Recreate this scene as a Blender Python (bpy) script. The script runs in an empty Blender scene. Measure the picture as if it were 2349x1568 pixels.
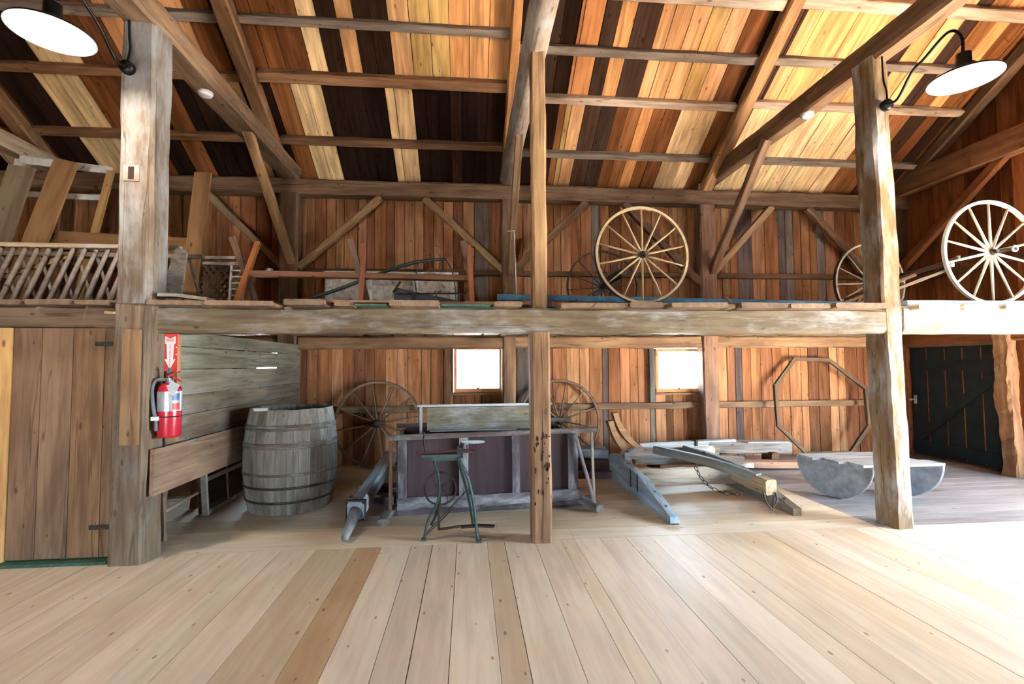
import bpy, math, random
from mathutils import Vector, Matrix
random.seed(7)
R = math.radians
sc = bpy.context.scene
col = sc.collection

# ---------------------------------------------------------------- camera, world, light
def setup_camera():
    yaw, pit, rol = R(5.21), R(2.716), R(-0.355)
    fwd = Vector((math.sin(yaw)*math.cos(pit), math.cos(yaw)*math.cos(pit), math.sin(pit)))
    right = Vector((math.cos(yaw), -math.sin(yaw), 0))
    up = right.cross(fwd)
    r2 = right*math.cos(rol) + up*math.sin(rol)
    u2 = -right*math.sin(rol) + up*math.cos(rol)
    cam = bpy.data.cameras.new('camera')
    cam.sensor_width = 36.0
    cam.lens = 36.0*1100.0/2349.0
    cam.clip_start = 0.05
    o = bpy.data.objects.new('camera', cam)
    M = Matrix((r2, u2, -fwd)).transposed().to_4x4()
    M.translation = (0, 0, 1.55)
    o.matrix_world = M
    col.objects.link(o)
    sc.camera = o
setup_camera()

SKY = 8.4
world = bpy.data.worlds.new('overcast_sky')
sc.world = world
world.use_nodes = True
bgn = world.node_tree.nodes['Background']
bgn.inputs['Color'].default_value = (0.60, 0.79, 1.0, 1)
bgn.inputs['Strength'].default_value = SKY
sc.view_settings.view_transform = 'Standard'
sc.view_settings.look = 'None'
sc.view_settings.gamma = 1.0
sc.view_settings.use_curve_mapping = False
sc.view_settings.exposure = 3.26

sun = bpy.data.lights.new('sun', 'SUN'); sun.energy = 44.0; sun.angle = R(2.0); sun.color = (1.0, .98, .95)
so = bpy.data.objects.new('sun', sun); so.rotation_euler = (0, R(34), R(0)); col.objects.link(so)   # shines in through the gable doorway, 56 degrees high

sc.cycles.use_adaptive_sampling = True
sc.cycles.adaptive_threshold = 0.06
sc.cycles.adaptive_min_samples = 16
sc.cycles.max_bounces = 8
sc.cycles.glossy_bounces = 2
sc.cycles.caustics_reflective = False
sc.cycles.caustics_refractive = False

def portal(name, loc, rot, sx, sy):
    # sampling aid in a real opening: emits nothing itself, only guides the sky light
    l = bpy.data.lights.new(name, 'AREA')
    l.shape = 'RECTANGLE'; l.size = sx; l.size_y = sy
    l.cycles.is_portal = True
    o = bpy.data.objects.new(name, l)
    o.location = loc; o.rotation_euler = rot
    col.objects.link(o)
GDOOR = (0.9, 3.2, 0.0, 2.4)        # open barn doorway in the right gable: y0, y1, z0, z1
GBAY = (4.35, 4.97, 0.0, 1.8)         # second open doorway beside it, under an added roof that blocks the sun
FDOOR = (-2.7, -1.6, 0.0, 1.9)        # open barn doorway in the wall behind the camera: x0, x1, z0, z1
WIN = [(-0.24, 0.56, 1.115, 1.86), (3.09, 3.88, 1.08, 1.82), (-3.55, -2.86, 1.38, 1.82)]
portal('doorway_portal', (7.62, (GDOOR[0]+GDOOR[1])/2, GDOOR[3]/2), (0, R(90), 0), GDOOR[3], GDOOR[1]-GDOOR[0])
portal('doorway_portal', (7.62, (GBAY[0]+GBAY[1])/2, GBAY[3]/2), (0, R(90), 0), GBAY[3], GBAY[1]-GBAY[0])
portal('doorway_portal', ((FDOOR[0]+FDOOR[1])/2, -4.32, FDOOR[3]/2), (R(90), 0, 0), FDOOR[1]-FDOOR[0], FDOOR[3])
for w in WIN:
    portal('window_portal', ((w[0]+w[1])/2, 7.86, (w[2]+w[3])/2), (R(-90), 0, 0), w[1]-w[0], w[3]-w[2])

# ---------------------------------------------------------------- helpers
def lin(h, k=1.0):
    h = h.lstrip('#')
    v = [int(h[i:i+2], 16)/255 for i in (0, 2, 4)]
    return tuple(min(1, k*(x/12.92 if x <= .04045 else ((x+.055)/1.055)**2.4)) for x in v)
def jit(c, a=.12, rnd=random):
    k = 1+rnd.uniform(-a, a)
    return tuple(max(.002, min(1, v*k*(1+rnd.uniform(-a, a)*.25))) for v in c)

class G:
    def __init__(s): s.v = []; s.f = []
    def add(s, vs, fs):
        n = len(s.v); s.v += [tuple(p) for p in vs]; s.f += [tuple(i+n for i in f) for f in fs]; return s
    def box(s, c, d, M=None):
        x, y, z = c; a, b, e = d[0]/2, d[1]/2, d[2]/2
        vs = [Vector((sx*a, sy*b, sz*e)) for sx in (-1, 1) for sy in (-1, 1) for sz in (-1, 1)]
        if M is not None: vs = [M @ p for p in vs]
        vs = [(p[0]+x, p[1]+y, p[2]+z) for p in vs]
        return s.add(vs, [(0,1,3,2),(4,6,7,5),(0,4,5,1),(2,3,7,6),(0,2,6,4),(1,5,7,3)])
    def tube(s, pts, r, n=8, cap=True, flat=1.0):
        pts = [Vector(p) for p in pts]; m = len(pts)
        rs = r if isinstance(r, (list, tuple)) else [r]*m
        vs = []; prev = None
        for i, p in enumerate(pts):
            t = (pts[min(i+1, m-1)]-pts[max(i-1, 0)]).normalized()
            if prev is None:
                a = Vector((0,0,1)) if abs(t.z) < .9 else Vector((1,0,0))
                u = t.cross(a).normalized()
            else:
                u = (prev - t*prev.dot(t)).normalized()
            prev = u; w = t.cross(u)
            for k in range(n):
                an = 2*math.pi*k/n
                vs.append(p + (u*math.cos(an) + w*math.sin(an)*flat)*rs[i])
        fs = [(i*n+k, i*n+(k+1) % n, (i+1)*n+(k+1) % n, (i+1)*n+k) for i in range(m-1) for k in range(n)]
        if cap: fs += [tuple(range(n))[::-1], tuple((m-1)*n+k for k in range(n))]
        return s.add(vs, fs)
    def lathe(s, prof, n=24, c=(0,0,0), axis='z', closed=False, cap=False):
        vs = []; m = len(prof)
        for r, h in prof:
            for k in range(n):
                a = 2*math.pi*k/n; p = (r*math.cos(a), r*math.sin(a), h)
                if axis == 'y': p = (p[0], p[2], -p[1])
                if axis == 'x': p = (p[2], p[0], p[1])
                vs.append((p[0]+c[0], p[1]+c[1], p[2]+c[2]))
        q = m if closed else m-1
        fs = [(i*n+k, i*n+(k+1) % n, ((i+1) % m)*n+(k+1) % n, ((i+1) % m)*n+k) for i in range(q) for k in range(n)]
        if cap: fs += [tuple(range(n))[::-1], tuple((m-1)*n+k for k in range(n))]
        return s.add(vs, fs)
    def prism(s, poly, o, u, v, t):
        # polygon (a, b) in the plane o + a*u + b*v, extruded by vector t
        o, u, v, t = Vector(o), Vector(u), Vector(v), Vector(t); n = len(poly)
        vs = [o+u*a+v*b for a, b in poly] + [o+u*a+v*b+t for a, b in poly]
        return s.add(vs, [tuple(range(n))[::-1], tuple(range(n, 2*n))] + [(i, (i+1) % n, n+(i+1) % n, n+i) for i in range(n)])
    def torus(s, c, Rr, r, n=32, m=6, axis='y'):
        vs = []
        for i in range(n):
            a = 2*math.pi*i/n
            for k in range(m):
                b = 2*math.pi*k/m; q = Rr+r*math.cos(b); p = (q*math.cos(a), q*math.sin(a), r*math.sin(b))
                if axis == 'y': p = (p[0], p[2], p[1])
                if axis == 'x': p = (p[2], p[0], p[1])
                vs.append((p[0]+c[0], p[1]+c[1], p[2]+c[2]))
        return s.add(vs, [(i*m+k, ((i+1) % n)*m+k, ((i+1) % n)*m+(k+1) % m, i*m+(k+1) % m) for i in range(n) for k in range(m)])

def wm(o):
    return (wm(o.parent) @ o.matrix_basis) if o.parent else o.matrix_basis.copy()
def link_mesh(name, me, mat, parent=None, color=None, M=None):
    o = bpy.data.objects.new(name, me)
    if mat is not None and len(me.materials) == 0: me.materials.append(mat)
    if color is not None: o.color = (color[0], color[1], color[2], 1)
    col.objects.link(o)
    if parent is not None: o.parent = parent
    if M is not None: o.matrix_basis = M
    return o
def mesh_of(g, smooth=False, name='mesh'):
    me = bpy.data.meshes.new(name)
    me.from_pydata(g.v, [], g.f)
    import bmesh
    bm = bmesh.new(); bm.from_mesh(me); bmesh.ops.recalc_face_normals(bm, faces=bm.faces); bm.to_mesh(me); bm.free()
    if smooth:
        for p in me.polygons: p.use_smooth = True
    me.update()
    return me
def obj(name, g, mat, parent=None, color=None, smooth=False, world=True):
    """mesh given in WORLD coordinates (world=True) or in the parent's frame; origin at its own centre"""
    if parent is not None and world:
        I = wm(parent).inverted(); g.v = [tuple(I @ Vector(p)) for p in g.v]
    lo = [min(p[i] for p in g.v) for i in range(3)]; hi = [max(p[i] for p in g.v) for i in range(3)]
    c = Vector([(a+b)/2 for a, b in zip(lo, hi)])
    g.v = [(p[0]-c.x, p[1]-c.y, p[2]-c.z) for p in g.v]
    return link_mesh(name, mesh_of(g, smooth, name), mat, parent, color, Matrix.Translation(c))
def tag(o, label=None, cat=None, group=None, kind=None):
    if label: o['label'] = label
    if cat: o['category'] = cat
    if group: o['group'] = group
    if kind: o['kind'] = kind
    return o
def thing(name, label, cat, loc=(0,0,0), rot=(0,0,0), group=None):
    o = bpy.data.objects.new(name, None); o.empty_display_size = .1
    col.objects.link(o)
    from mathutils import Euler
    o.matrix_basis = Matrix.Translation(loc) @ Euler(rot).to_matrix().to_4x4()
    return tag(o, label, cat, group)
def frame(p0, p1, up):
    p0, p1, up = Vector(p0), Vector(p1), Vector(up)
    x = (p1-p0).normalized(); y = up.cross(x).normalized(); z = x.cross(y)
    M = Matrix((x, y, z)).transposed().to_4x4(); M.translation = (p0+p1)/2
    return M, (p1-p0).length
def place(name, me, mat, parent, color, M):
    if parent is not None: M = wm(parent).inverted() @ M
    return link_mesh(name, me, mat, parent, color, M)
def plank(name, p0, p1, w, t, up, mat, parent=None, color=None, rough=0.0):
    """sawn plank: w across, t thick along up; world coordinates; grain along its local X"""
    M, L = frame(p0, p1, up); a, b, e = L/2, w/2, t/2
    q = lambda k: random.uniform(-k, k)
    vs = []
    for sx in (-1, 1):
        sk = q(rough)
        for sy in (-1, 1):
            for sz in (-1, 1):
                vs.append((sx*a + (q(rough) if rough else 0)+sk, sy*b + q(rough*.3), sz*e + q(rough*.3)))
    g = G().add(vs, [(0,1,3,2),(4,6,7,5),(0,4,5,1),(2,3,7,6),(0,2,6,4),(1,5,7,3)])
    return place(name, mesh_of(g, False, name), mat, parent, color, M)
def timber(name, p0, p1, w, h, up=(0,0,1), mat=None, parent=None, color=None, ch=.12, hew=.006, seg=.16, rnd=False, taper=1.0, bow=0.0, wany=0.0):
    """hewn timber: chamfered section, uneven faces; rnd=True is a round log"""
    M, L = frame(p0, p1, up); n = max(2, int(L/seg)+1)
    a, b = w/2, h/2; c = min(a, b)*2*ch
    if rnd:
        sec = [(a*math.cos(k*math.pi/6), b*math.sin(k*math.pi/6)) for k in range(12)]
    else:
        sec = [(a-c, -b), (a, -b+c), (a, b-c), (a-c, b), (-a+c, b), (-a, b-c), (-a, -b+c), (-a+c, -b)]
    m = len(sec); vs = []; off = [[0, 0] for _ in sec]; wl = [random.uniform(0, 6.3), random.uniform(0, 6.3)]
    for i in range(n+1):
        x = -L/2 + L*i/n; k = 1+(taper-1)*i/n
        d = bow*math.sin(math.pi*i/n)
        for j, (y, z) in enumerate(sec):
            off[j][0] = off[j][0]*.6+random.uniform(-hew, hew); off[j][1] = off[j][1]*.6+random.uniform(-hew, hew)
            wy = wany*math.sin(x*5.2+wl[0])+.5*wany*math.sin(x*11+wl[1])
            vs.append((x, y*k+off[j][0]+wy*(1 if y > 0 else .3), z*k+off[j][1]+d))
    fs = [(i*m+j, i*m+(j+1) % m, (i+1)*m+(j+1) % m, (i+1)*m+j) for i in range(n) for j in range(m)]
    fs += [tuple(range(m))[::-1], tuple(n*m+j for j in range(m))]
    g = G().add(vs, fs)
    return place(name, mesh_of(g, rnd, name), mat, parent, color, M)

# ---------------------------------------------------------------- materials
def nt(name):
    m = bpy.data.materials.new(name); m.use_nodes = True
    t = m.node_tree; return m, t, t.nodes, t.links, t.nodes['Principled BSDF']
def mathn(t, op, a, b=None, c=None):
    n = t.nodes.new('ShaderNodeMath'); n.operation = op
    for i, v in enumerate((a, b, c)):
        if v is None: continue
        if isinstance(v, (int, float)): n.inputs[i].default_value = v
        else: t.links.new(v, n.inputs[i])
    return n.outputs[0]
def mixc(t, fac, a, b):
    n = t.nodes.new('ShaderNodeMix'); n.data_type = 'RGBA'
    for s, v in ((n.inputs[0], fac), (n.inputs[6], a), (n.inputs[7], b)):
        if isinstance(v, (int, float)): s.default_value = v
        elif isinstance(v, tuple): s.default_value = (v[0], v[1], v[2], 1)
        else: t.links.new(v, s)
    return n.outputs[2]
def scalec(t, c, k):
    n = t.nodes.new('ShaderNodeMix'); n.data_type = 'RGBA'; n.blend_type = 'MULTIPLY'
    n.inputs[0].default_value = 1; t.links.new(c, n.inputs[6])
    n.inputs[7].default_value = (k[0], k[1], k[2], 1)
    n.clamp_result = False
    return n.outputs[2]
def sstep(t, v, lo, hi):
    n = t.nodes.new('ShaderNodeMapRange'); n.interpolation_type = 'SMOOTHSTEP'
    t.links.new(v, n.inputs['Value']); n.inputs['From Min'].default_value = lo; n.inputs['From Max'].default_value = hi
    return n.outputs['Result']
def noise(t, vec, scale, detail=4, rough=.55, dist=0.0):
    mp = t.nodes.new('ShaderNodeMapping'); mp.inputs['Scale'].default_value = scale
    t.links.new(vec, mp.inputs['Vector'])
    n = t.nodes.new('ShaderNodeTexNoise'); n.inputs['Scale'].default_value = 1
    n.inputs['Detail'].default_value = detail; n.inputs['Roughness'].default_value = rough; n.inputs['Distortion'].default_value = dist
    t.links.new(mp.outputs[0], n.inputs['Vector']); return n.outputs['Fac']
def wood(name, dark=.55, light=1.25, grain=26, rough=.75, knots=1.0, cracks=0.0, wash=None, wash_lo=.52, wash_hi=.68, bump=.25, blotch=.35, spec=.25, kscale=2.6, krad=.08):
    """grain runs along the object's local X; base colour is the object's own colour"""
    m, t, N, L, P = nt(name)
    tc = N.new('ShaderNodeTexCoord'); oi = N.new('ShaderNodeObjectInfo')
    cmb = N.new('ShaderNodeCombineXYZ')
    for i, k in enumerate((61.3, 17.7, 41.1)): L.new(mathn(t, 'MULTIPLY', oi.outputs['Random'], k), cmb.inputs[i])
    add = N.new('ShaderNodeVectorMath'); add.operation = 'ADD'
    L.new(tc.outputs['Object'], add.inputs[0]); L.new(cmb.outputs[0], add.inputs[1]); v = add.outputs[0]
    base = oi.outputs['Color']
    g1 = noise(t, v, (1.4, grain, grain), 4, .62, .6)
    g2 = noise(t, v, (.9, grain*.28, grain*.28), 2, .5, .9)
    g = mathn(t, 'ADD', mathn(t, 'MULTIPLY', g1, .55), mathn(t, 'MULTIPLY', g2, .45))
    c = mixc(t, sstep(t, g, .34, .66), scalec(t, base, (dark, dark*.93, dark*.88)), scalec(t, base, (light, light, light*.98)))
    bl = noise(t, v, (1.1, 2.6, 2.6), 2, .55, .3)
    c = mixc(t, mathn(t, 'MULTIPLY', sstep(t, bl, .5, .72), blotch), c, scalec(t, base, (.45, .38, .34)))
    if knots:
        sx = N.new('ShaderNodeSeparateXYZ'); L.new(v, sx.inputs[0]); cx = N.new('ShaderNodeCombineXYZ')
        L.new(mathn(t, 'MULTIPLY', sx.outputs[0], kscale), cx.inputs[0]); L.new(mathn(t, 'MULTIPLY', mathn(t, 'ADD', sx.outputs[1], sx.outputs[2]), kscale*2.2), cx.inputs[1])
        vo = N.new('ShaderNodeTexVoronoi'); vo.voronoi_dimensions = '2D'; vo.inputs['Scale'].default_value = 1; L.new(cx.outputs[0], vo.inputs['Vector'])
        sp = N.new('ShaderNodeSeparateColor'); L.new(vo.outputs['Color'], sp.inputs[0])
        rad = mathn(t, 'MULTIPLY_ADD', sp.outputs[1], krad, .03)
        kk = N.new('ShaderNodeMapRange'); kk.interpolation_type = 'SMOOTHSTEP'; L.new(vo.outputs['Distance'], kk.inputs['Value']); L.new(mathn(t, 'MULTIPLY', rad, .45), kk.inputs['From Min']); L.new(rad, kk.inputs['From Max'])
        k = mathn(t, 'MULTIPLY', mathn(t, 'SUBTRACT', 1.0, kk.outputs['Result']), mathn(t, 'GREATER_THAN', sp.outputs[0], 1-.6*knots))
        c = mixc(t, mathn(t, 'MULTIPLY', k, .78), c, scalec(t, base, (.32, .22, .17)))
    if wash:
        wn = noise(t, v, (1.6, 5, 5), 4, .7, .0)
        c = mixc(t, mathn(t, 'MULTIPLY', sstep(t, wn, wash_lo, wash_hi), .85), c, wash)
    h = g
    if cracks:
        cn = noise(t, v, (.22, 7, 7), 2, .5, .1)
        cr = mathn(t, 'SUBTRACT', 1.0, sstep(t, mathn(t, 'ABSOLUTE', mathn(t, 'SUBTRACT', cn, .5)), .002, .009))
        c = mixc(t, mathn(t, 'MULTIPLY', cr, cracks), c, scalec(t, base, (.22, .18, .16)))
        h = mathn(t, 'SUBTRACT', g, mathn(t, 'MULTIPLY', cr, .8))
    L.new(c, P.inputs['Base Color']); P.inputs['Roughness'].default_value = rough
    P.inputs['Specular IOR Level'].default_value = spec
    if bump >= .2:
        b = N.new('ShaderNodeBump'); b.inputs['Strength'].default_value = bump; b.inputs['Distance'].default_value = .006
        L.new(noise(t, v, (1.6, grain, grain), 1, .5, 0), b.inputs['Height']); L.new(b.outputs[0], P.inputs['Normal'])
    return m
def plain(name, c, rough=.6, metal=0.0, var=.25, scale=14, wear=None, wear_lo=.58, wear_hi=.66, bump=.0, spec=.4):
    m, t, N, L, P = nt(name)
    tc = N.new('ShaderNodeTexCoord')
    n = noise(t, tc.outputs['Object'], (scale,)*3, 5, .6, .2)
    cc = mixc(t, sstep(t, n, .3, .7), tuple(x*(1-var) for x in c), tuple(min(1, x*(1+var)) for x in c))
    if wear:
        w = noise(t, tc.outputs['Object'], (scale*.7,)*3, 6, .7, .4)
        cc = mixc(t, sstep(t, w, wear_lo, wear_hi), cc, wear)
    L.new(cc, P.inputs['Base Color']); P.inputs['Roughness'].default_value = rough; P.inputs['Metallic'].default_value = metal
    P.inputs['Specular IOR Level'].default_value = spec
    if bump:
        b = N.new('ShaderNodeBump'); b.inputs['Strength'].default_value = bump; b.inputs['Distance'].default_value = .004
        L.new(n, b.inputs['Height']); L.new(b.outputs[0], P.inputs['Normal'])
    return m
def glow(name, c, s):
    m, t, N, L, P = nt(name)
    P.inputs['Base Color'].default_value = (.9, .9, .9, 1)
    P.inputs['Emission Color'].default_value = (*c, 1); P.inputs['Emission Strength'].default_value = s
    return m
def glass(name):
    m = bpy.data.materials.new(name); m.use_nodes = True; t = m.node_tree; N, L = t.nodes, t.links
    N.clear(); out = N.new('ShaderNodeOutputMaterial'); tr = N.new('ShaderNodeBsdfTransparent'); gl = N.new('ShaderNodeBsdfGlossy')
    gl.inputs['Roughness'].default_value = .03; tr.inputs['Color'].default_value = (.94, .97, .97, 1)
    fr = N.new('ShaderNodeFresnel'); fr.inputs['IOR'].default_value = 1.45; mx = N.new('ShaderNodeMixShader')
    L.new(fr.outputs[0], mx.inputs[0]); L.new(tr.outputs[0], mx.inputs[1]); L.new(gl.outputs[0], mx.inputs[2]); L.new(mx.outputs[0], out.inputs['Surface'])
    return m
W_SIDE = wood('siding_wood', dark=.62, light=1.18, grain=26, knots=.8, blotch=.5, kscale=3.2, spec=.03)
W_ROOF = wood('roof_board_wood', dark=.6, light=1.2, grain=20, knots=.7, blotch=.4, spec=0.0)
W_FLOOR = wood('pine_floor_wood', dark=.88, light=1.06, grain=18, rough=.52, knots=.55, kscale=2.8, krad=.05, blotch=.16, bump=.05, spec=.35)
W_OLDFLOOR = wood('old_floor_wood', dark=.75, light=1.12, grain=18, rough=.42, knots=.4, blotch=.35, bump=.10, spec=.5)
W_TIMB = wood('hewn_timber_wood', dark=.6, light=1.2, grain=15, knots=.6, cracks=.55, blotch=.35, bump=.4, rough=.8)
W_WASH = wood('whitewashed_timber_wood', dark=.65, light=1.2, grain=15, knots=.4, cracks=.5, wash=(.46, .45, .43), wash_lo=.40, wash_hi=.70, bump=.5, rough=.8)
W_WEATH = wood('weathered_grey_wood', dark=.6, light=1.2, grain=22, knots=.4, cracks=.5, wash=(.38, .38, .37), wash_lo=.45, wash_hi=.78, bump=.4, rough=.7)
W_PART = wood('weathered_partition_wood', dark=.62, light=1.2, grain=22, knots=.5, cracks=.45, wash=(.26, .25, .22), wash_lo=.45, wash_hi=.85, bump=.35, rough=.8)
W_GREYPOST = wood('grey_painted_post_wood', dark=.6, light=1.2, grain=14, knots=.4, cracks=.6, wash=(.30, .30, .295), wash_lo=.36, wash_hi=.66, bump=.4, rough=.75)
W_BROWN = wood('brown_stained_panel', dark=.7, light=1.2, grain=16, knots=.2, blotch=.35, rough=.6)
W_BARE = wood('bare_board_wood', dark=.75, light=1.15, grain=18, knots=.5, blotch=.25)
W_BARREL = wood('barrel_stave_wood', dark=.5, light=1.25, grain=14, knots=.2, cracks=.5, blotch=.45, wash=(.30, .31, .29), wash_lo=.45, wash_hi=.8)
M_IRON = plain('rusty_iron', (.06, .045, .038), .6, .5, .4, 30, wear=(.16, .07, .035), wear_lo=.55, wear_hi=.7)
M_BLACK = plain('black_metal', (.018, .017, .017), .4, .6, .2)
M_GREENIRON = plain('green_painted_iron', (.034, .06, .05), .5, .2, .35, 24, wear=(.05, .035, .028), wear_lo=.6, wear_hi=.72)
M_RED = plain('red_enamel', (.48, .014, .028), .25, 0, .05, 4, spec=.6)
M_SILVER = plain('silver_label', (.42, .43, .44), .35, .5, .15, 6)
M_WHITE = plain('white_plastic', (.78, .78, .76), .45, 0, .03, 4)
M_SHADEIN = plain('white_enamel', (.85, .86, .87), .4, 0, .02, 4)
M_PAPER = plain('white_card', (.80, .79, .75), .7, 0, .04, 6)
M_SIGNRED = plain('sign_red', (.72, .05, .03), .4, 0, .04, 4)
M_TAG = plain('grey_card_tag', (.45, .47, .47), .6, 0, .1, 8)
M_BLUE = plain('blue_plastic', (.06, .14, .25), .4, 0, .05, 5)
M_TEAL = plain('teal_plate', (.30, .42, .38), .5, 0, .2, 20)
M_HOSE = plain('grey_hose', (.12, .13, .14), .5, 0, .1, 6)
M_LADDER = plain('blue_ladder_paint', (.035, .11, .17), .5, 0, .25, 12, wear=(.2, .22, .22), wear_lo=.66, wear_hi=.74)
M_GREEN = plain('green_paint', (.04, .10, .065), .55, 0, .3, 14, wear=(.3, .34, .26), wear_lo=.64, wear_hi=.72)
M_DKGREEN = plain('dark_green_iron', (.025, .05, .04), .5, .1, .3, 16)
M_DOORPAINT = plain('dark_green_door_paint', (.006, .015, .019), .45, 0, .3, 5, spec=.3)
M_PEEL = plain('peeling_white_paint', (.42, .38, .32), .7, 0, .25, 16, wear=(.16, .11, .08), wear_lo=.54, wear_hi=.62)
M_OLDWHITE = plain('old_white_paint', (.50, .48, .42), .6, 0, .2, 12, wear=(.2, .15, .1), wear_lo=.62, wear_hi=.7)
M_TIN = plain('galvanised_tin', (.36, .40, .45), .45, .35, .25, 10, wear=(.2, .17, .14), wear_lo=.62, wear_hi=.75)
M_ROPE = plain('pale_string', (.6, .55, .48), .8, 0, .1, 30)
M_GRASS = plain('gravel_yard', (.50, .48, .45), .9, 0, .4, 2)
M_LEAF = plain('green_leaves', (.06, .16, .05), .6, 0, .4, 3)
M_BARK = plain('tree_bark', (.09, .07, .05), .9, 0, .3, 12, bump=.5)
M_GLASS = glass('window_glass')
M_DARKGLASS = plain('shade_dark_glass', (.02, .022, .025), .12, 0, .3, 8, spec=.8)  # opaque dark colour stands in for the shaded stall behind the sash
M_DARK = plain('dark_void', (.012, .01, .009), .9)

# colour families (linear albedo)
C_SIDE = [lin('#a8744f'), lin('#b07e59'), lin('#9a6745'), lin('#b6855f'), lin('#9e6a47'), lin('#885b40')]
C_SIDEG = [lin('#7d6f63'), lin('#8a7a6c'), lin('#6e6058')]
C_ORANGE = [lin('#dca068'), lin('#d69660'), lin('#e2aa74'), lin('#ce8b58')]
C_LIGHT = [lin('#f2d098'), lin('#f0cb94'), lin('#ecc690')]
C_DARK = [lin('#2c1f19'), lin('#241914'), lin('#33231b'), lin('#2a1d18')]
C_BROWN = [lin('#8a5731'), lin('#7a4a2c'), lin('#935f38')]
C_FLOOR = [lin('#e0cbb2'), lin('#dcc6aa'), lin('#e4d1b9'), lin('#d6be9f'), lin('#dec9b1')]
C_GFLOOR = [lin('#8f8a89'), lin('#868180'), lin('#979190')]
T_BROWN = lin('#8a6c50'); T_GREY = lin('#85766a'); T_TAN = lin('#937255'); T_RED = lin('#7f634b'); T_PALE = lin('#c2ab8c'); T_DK = lin('#6f5039')
# ================================================================ THE SETTING
SL = 0.63
def zr(y): return 4.60+SL*(7.5-y)          # underside of the roof boards, rear slope
RIDGE = 1.8
XL, XR, YB, YF = -8.6, 7.55, 7.78, -4.25

def struct(name, g, mat, color=None, label=None):
    o = obj(name, g, mat, None, color); tag(o, label, None, None, 'structure'); return o
def panel_xz(g, x0, x1, z0, z1, y0, y1, holes):
    xs = sorted({x0, x1, *[h[0] for h in holes], *[h[1] for h in holes]}); zs = sorted({z0, z1, *[h[2] for h in holes], *[h[3] for h in holes]})
    for a, b in zip(xs, xs[1:]):
        for c, d in zip(zs, zs[1:]):
            if any(h[0] <= (a+b)/2 <= h[1] and h[2] <= (c+d)/2 <= h[3] for h in holes): continue
            g.box(((a+b)/2, (y0+y1)/2, (c+d)/2), (b-a, y1-y0, d-c))
    return g

# ground outside
struct('ground', G().box((0, 2, -.5), (120, 120, .3)), M_GRASS, None, 'gravel yard outside the barn')

# floor: sub-floor slab with plank children
floor = struct('floor', G().box(((XL+XR)/2, (YB+YF)/2, -.10), (XR-XL, YB-YF, .12)), W_OLDFLOOR, C_GFLOOR[0], 'pale pine plank floor with an older grey part at the right')
def fplank(p0, p1, w, c, mat=W_FLOOR, dz=0.0):
    return plank('floor_plank', p0, p1, w, .036, (0, 0, 1), mat, floor, c)
ed = [-2.45, -2.22, -2.01, -1.78, -1.57, -1.28, -0.95, -0.74, -0.49, -0.31, -0.10, 0.16, 0.31, 0.58, 0.81, 0.93, 1.16, 1.40, 1.62, 1.87, 2.05, 2.23, 2.47, 2.71, 3.00]
rf = random.Random(3)
while ed[0] > XL+.3: ed.insert(0, ed[0]-rf.uniform(.2, .34))
while ed[-1] < XR-.3: ed.append(ed[-1]+rf.uniform(.2, .34))
for a, b in zip(ed, ed[1:]):
    c = jit(rf.choice(C_FLOOR), .05, rf)
    if abs(a+.95) < .01: c = lin('#c4a17c')
    if abs(a-.81) < .01: c = lin('#e0c9ac')
    fplank(((a+b)/2, YF, -.018+rf.uniform(-.001, .001)), ((a+b)/2, 4.275, -.018+rf.uniform(-.001, .001)), b-a-rf.choice((.002, .003, .006)), c)
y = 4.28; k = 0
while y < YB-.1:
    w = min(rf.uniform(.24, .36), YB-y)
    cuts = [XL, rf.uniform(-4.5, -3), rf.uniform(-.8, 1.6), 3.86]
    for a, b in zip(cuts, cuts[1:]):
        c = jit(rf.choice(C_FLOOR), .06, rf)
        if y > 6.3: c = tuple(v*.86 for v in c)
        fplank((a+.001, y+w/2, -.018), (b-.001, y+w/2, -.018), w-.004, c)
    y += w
y = 4.28
while y < YB-.1:
    w = min(rf.uniform(.15, .24), YB-y)
    plank('floor_plank', (3.865, y+w/2, -.020), (XR, y+w/2, -.020), w-.005, .036, (0, 0, 1), W_OLDFLOOR, floor, jit(rf.choice(C_GFLOOR), .1, rf))
    y += w

# rear wall: sheathing with window openings, siding boards as children
wb = struct('wall_back', panel_xz(G(), XL, XR, -.04, 4.75, YB+.005, YB+.03, WIN), W_SIDE, lin('#2a1a12'), 'rear barn wall of vertical orange-brown boards')
rs = random.Random(11)
def edges(x0, x1, keep, lo=.12, hi=.24):
    stops = sorted(k for k in keep if x0 < k < x1)+[x1]; out = [x0]
    for s in stops:
        n = max(1, round((s-out[-1])/rs.uniform(lo+.03, hi-.03)))
        st = out[-1]; cut = [st+(s-st)*i/n for i in range(1, n+1)]
        for i in range(n-1): cut[i] += rs.uniform(-.03, .03)
        out += cut
    return out
winx = [v for w in WIN for v in w[:2]]
GREY_UP = [(4.60, 4.86), (5.34, 5.62), (6.05, 6.2), (0.1, .34), (2.05, 2.2)]
GREY_LO = [(2.2, 2.3), (3.0, 3.1), (.78, 1.0), (4.5, 4.62)]
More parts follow.
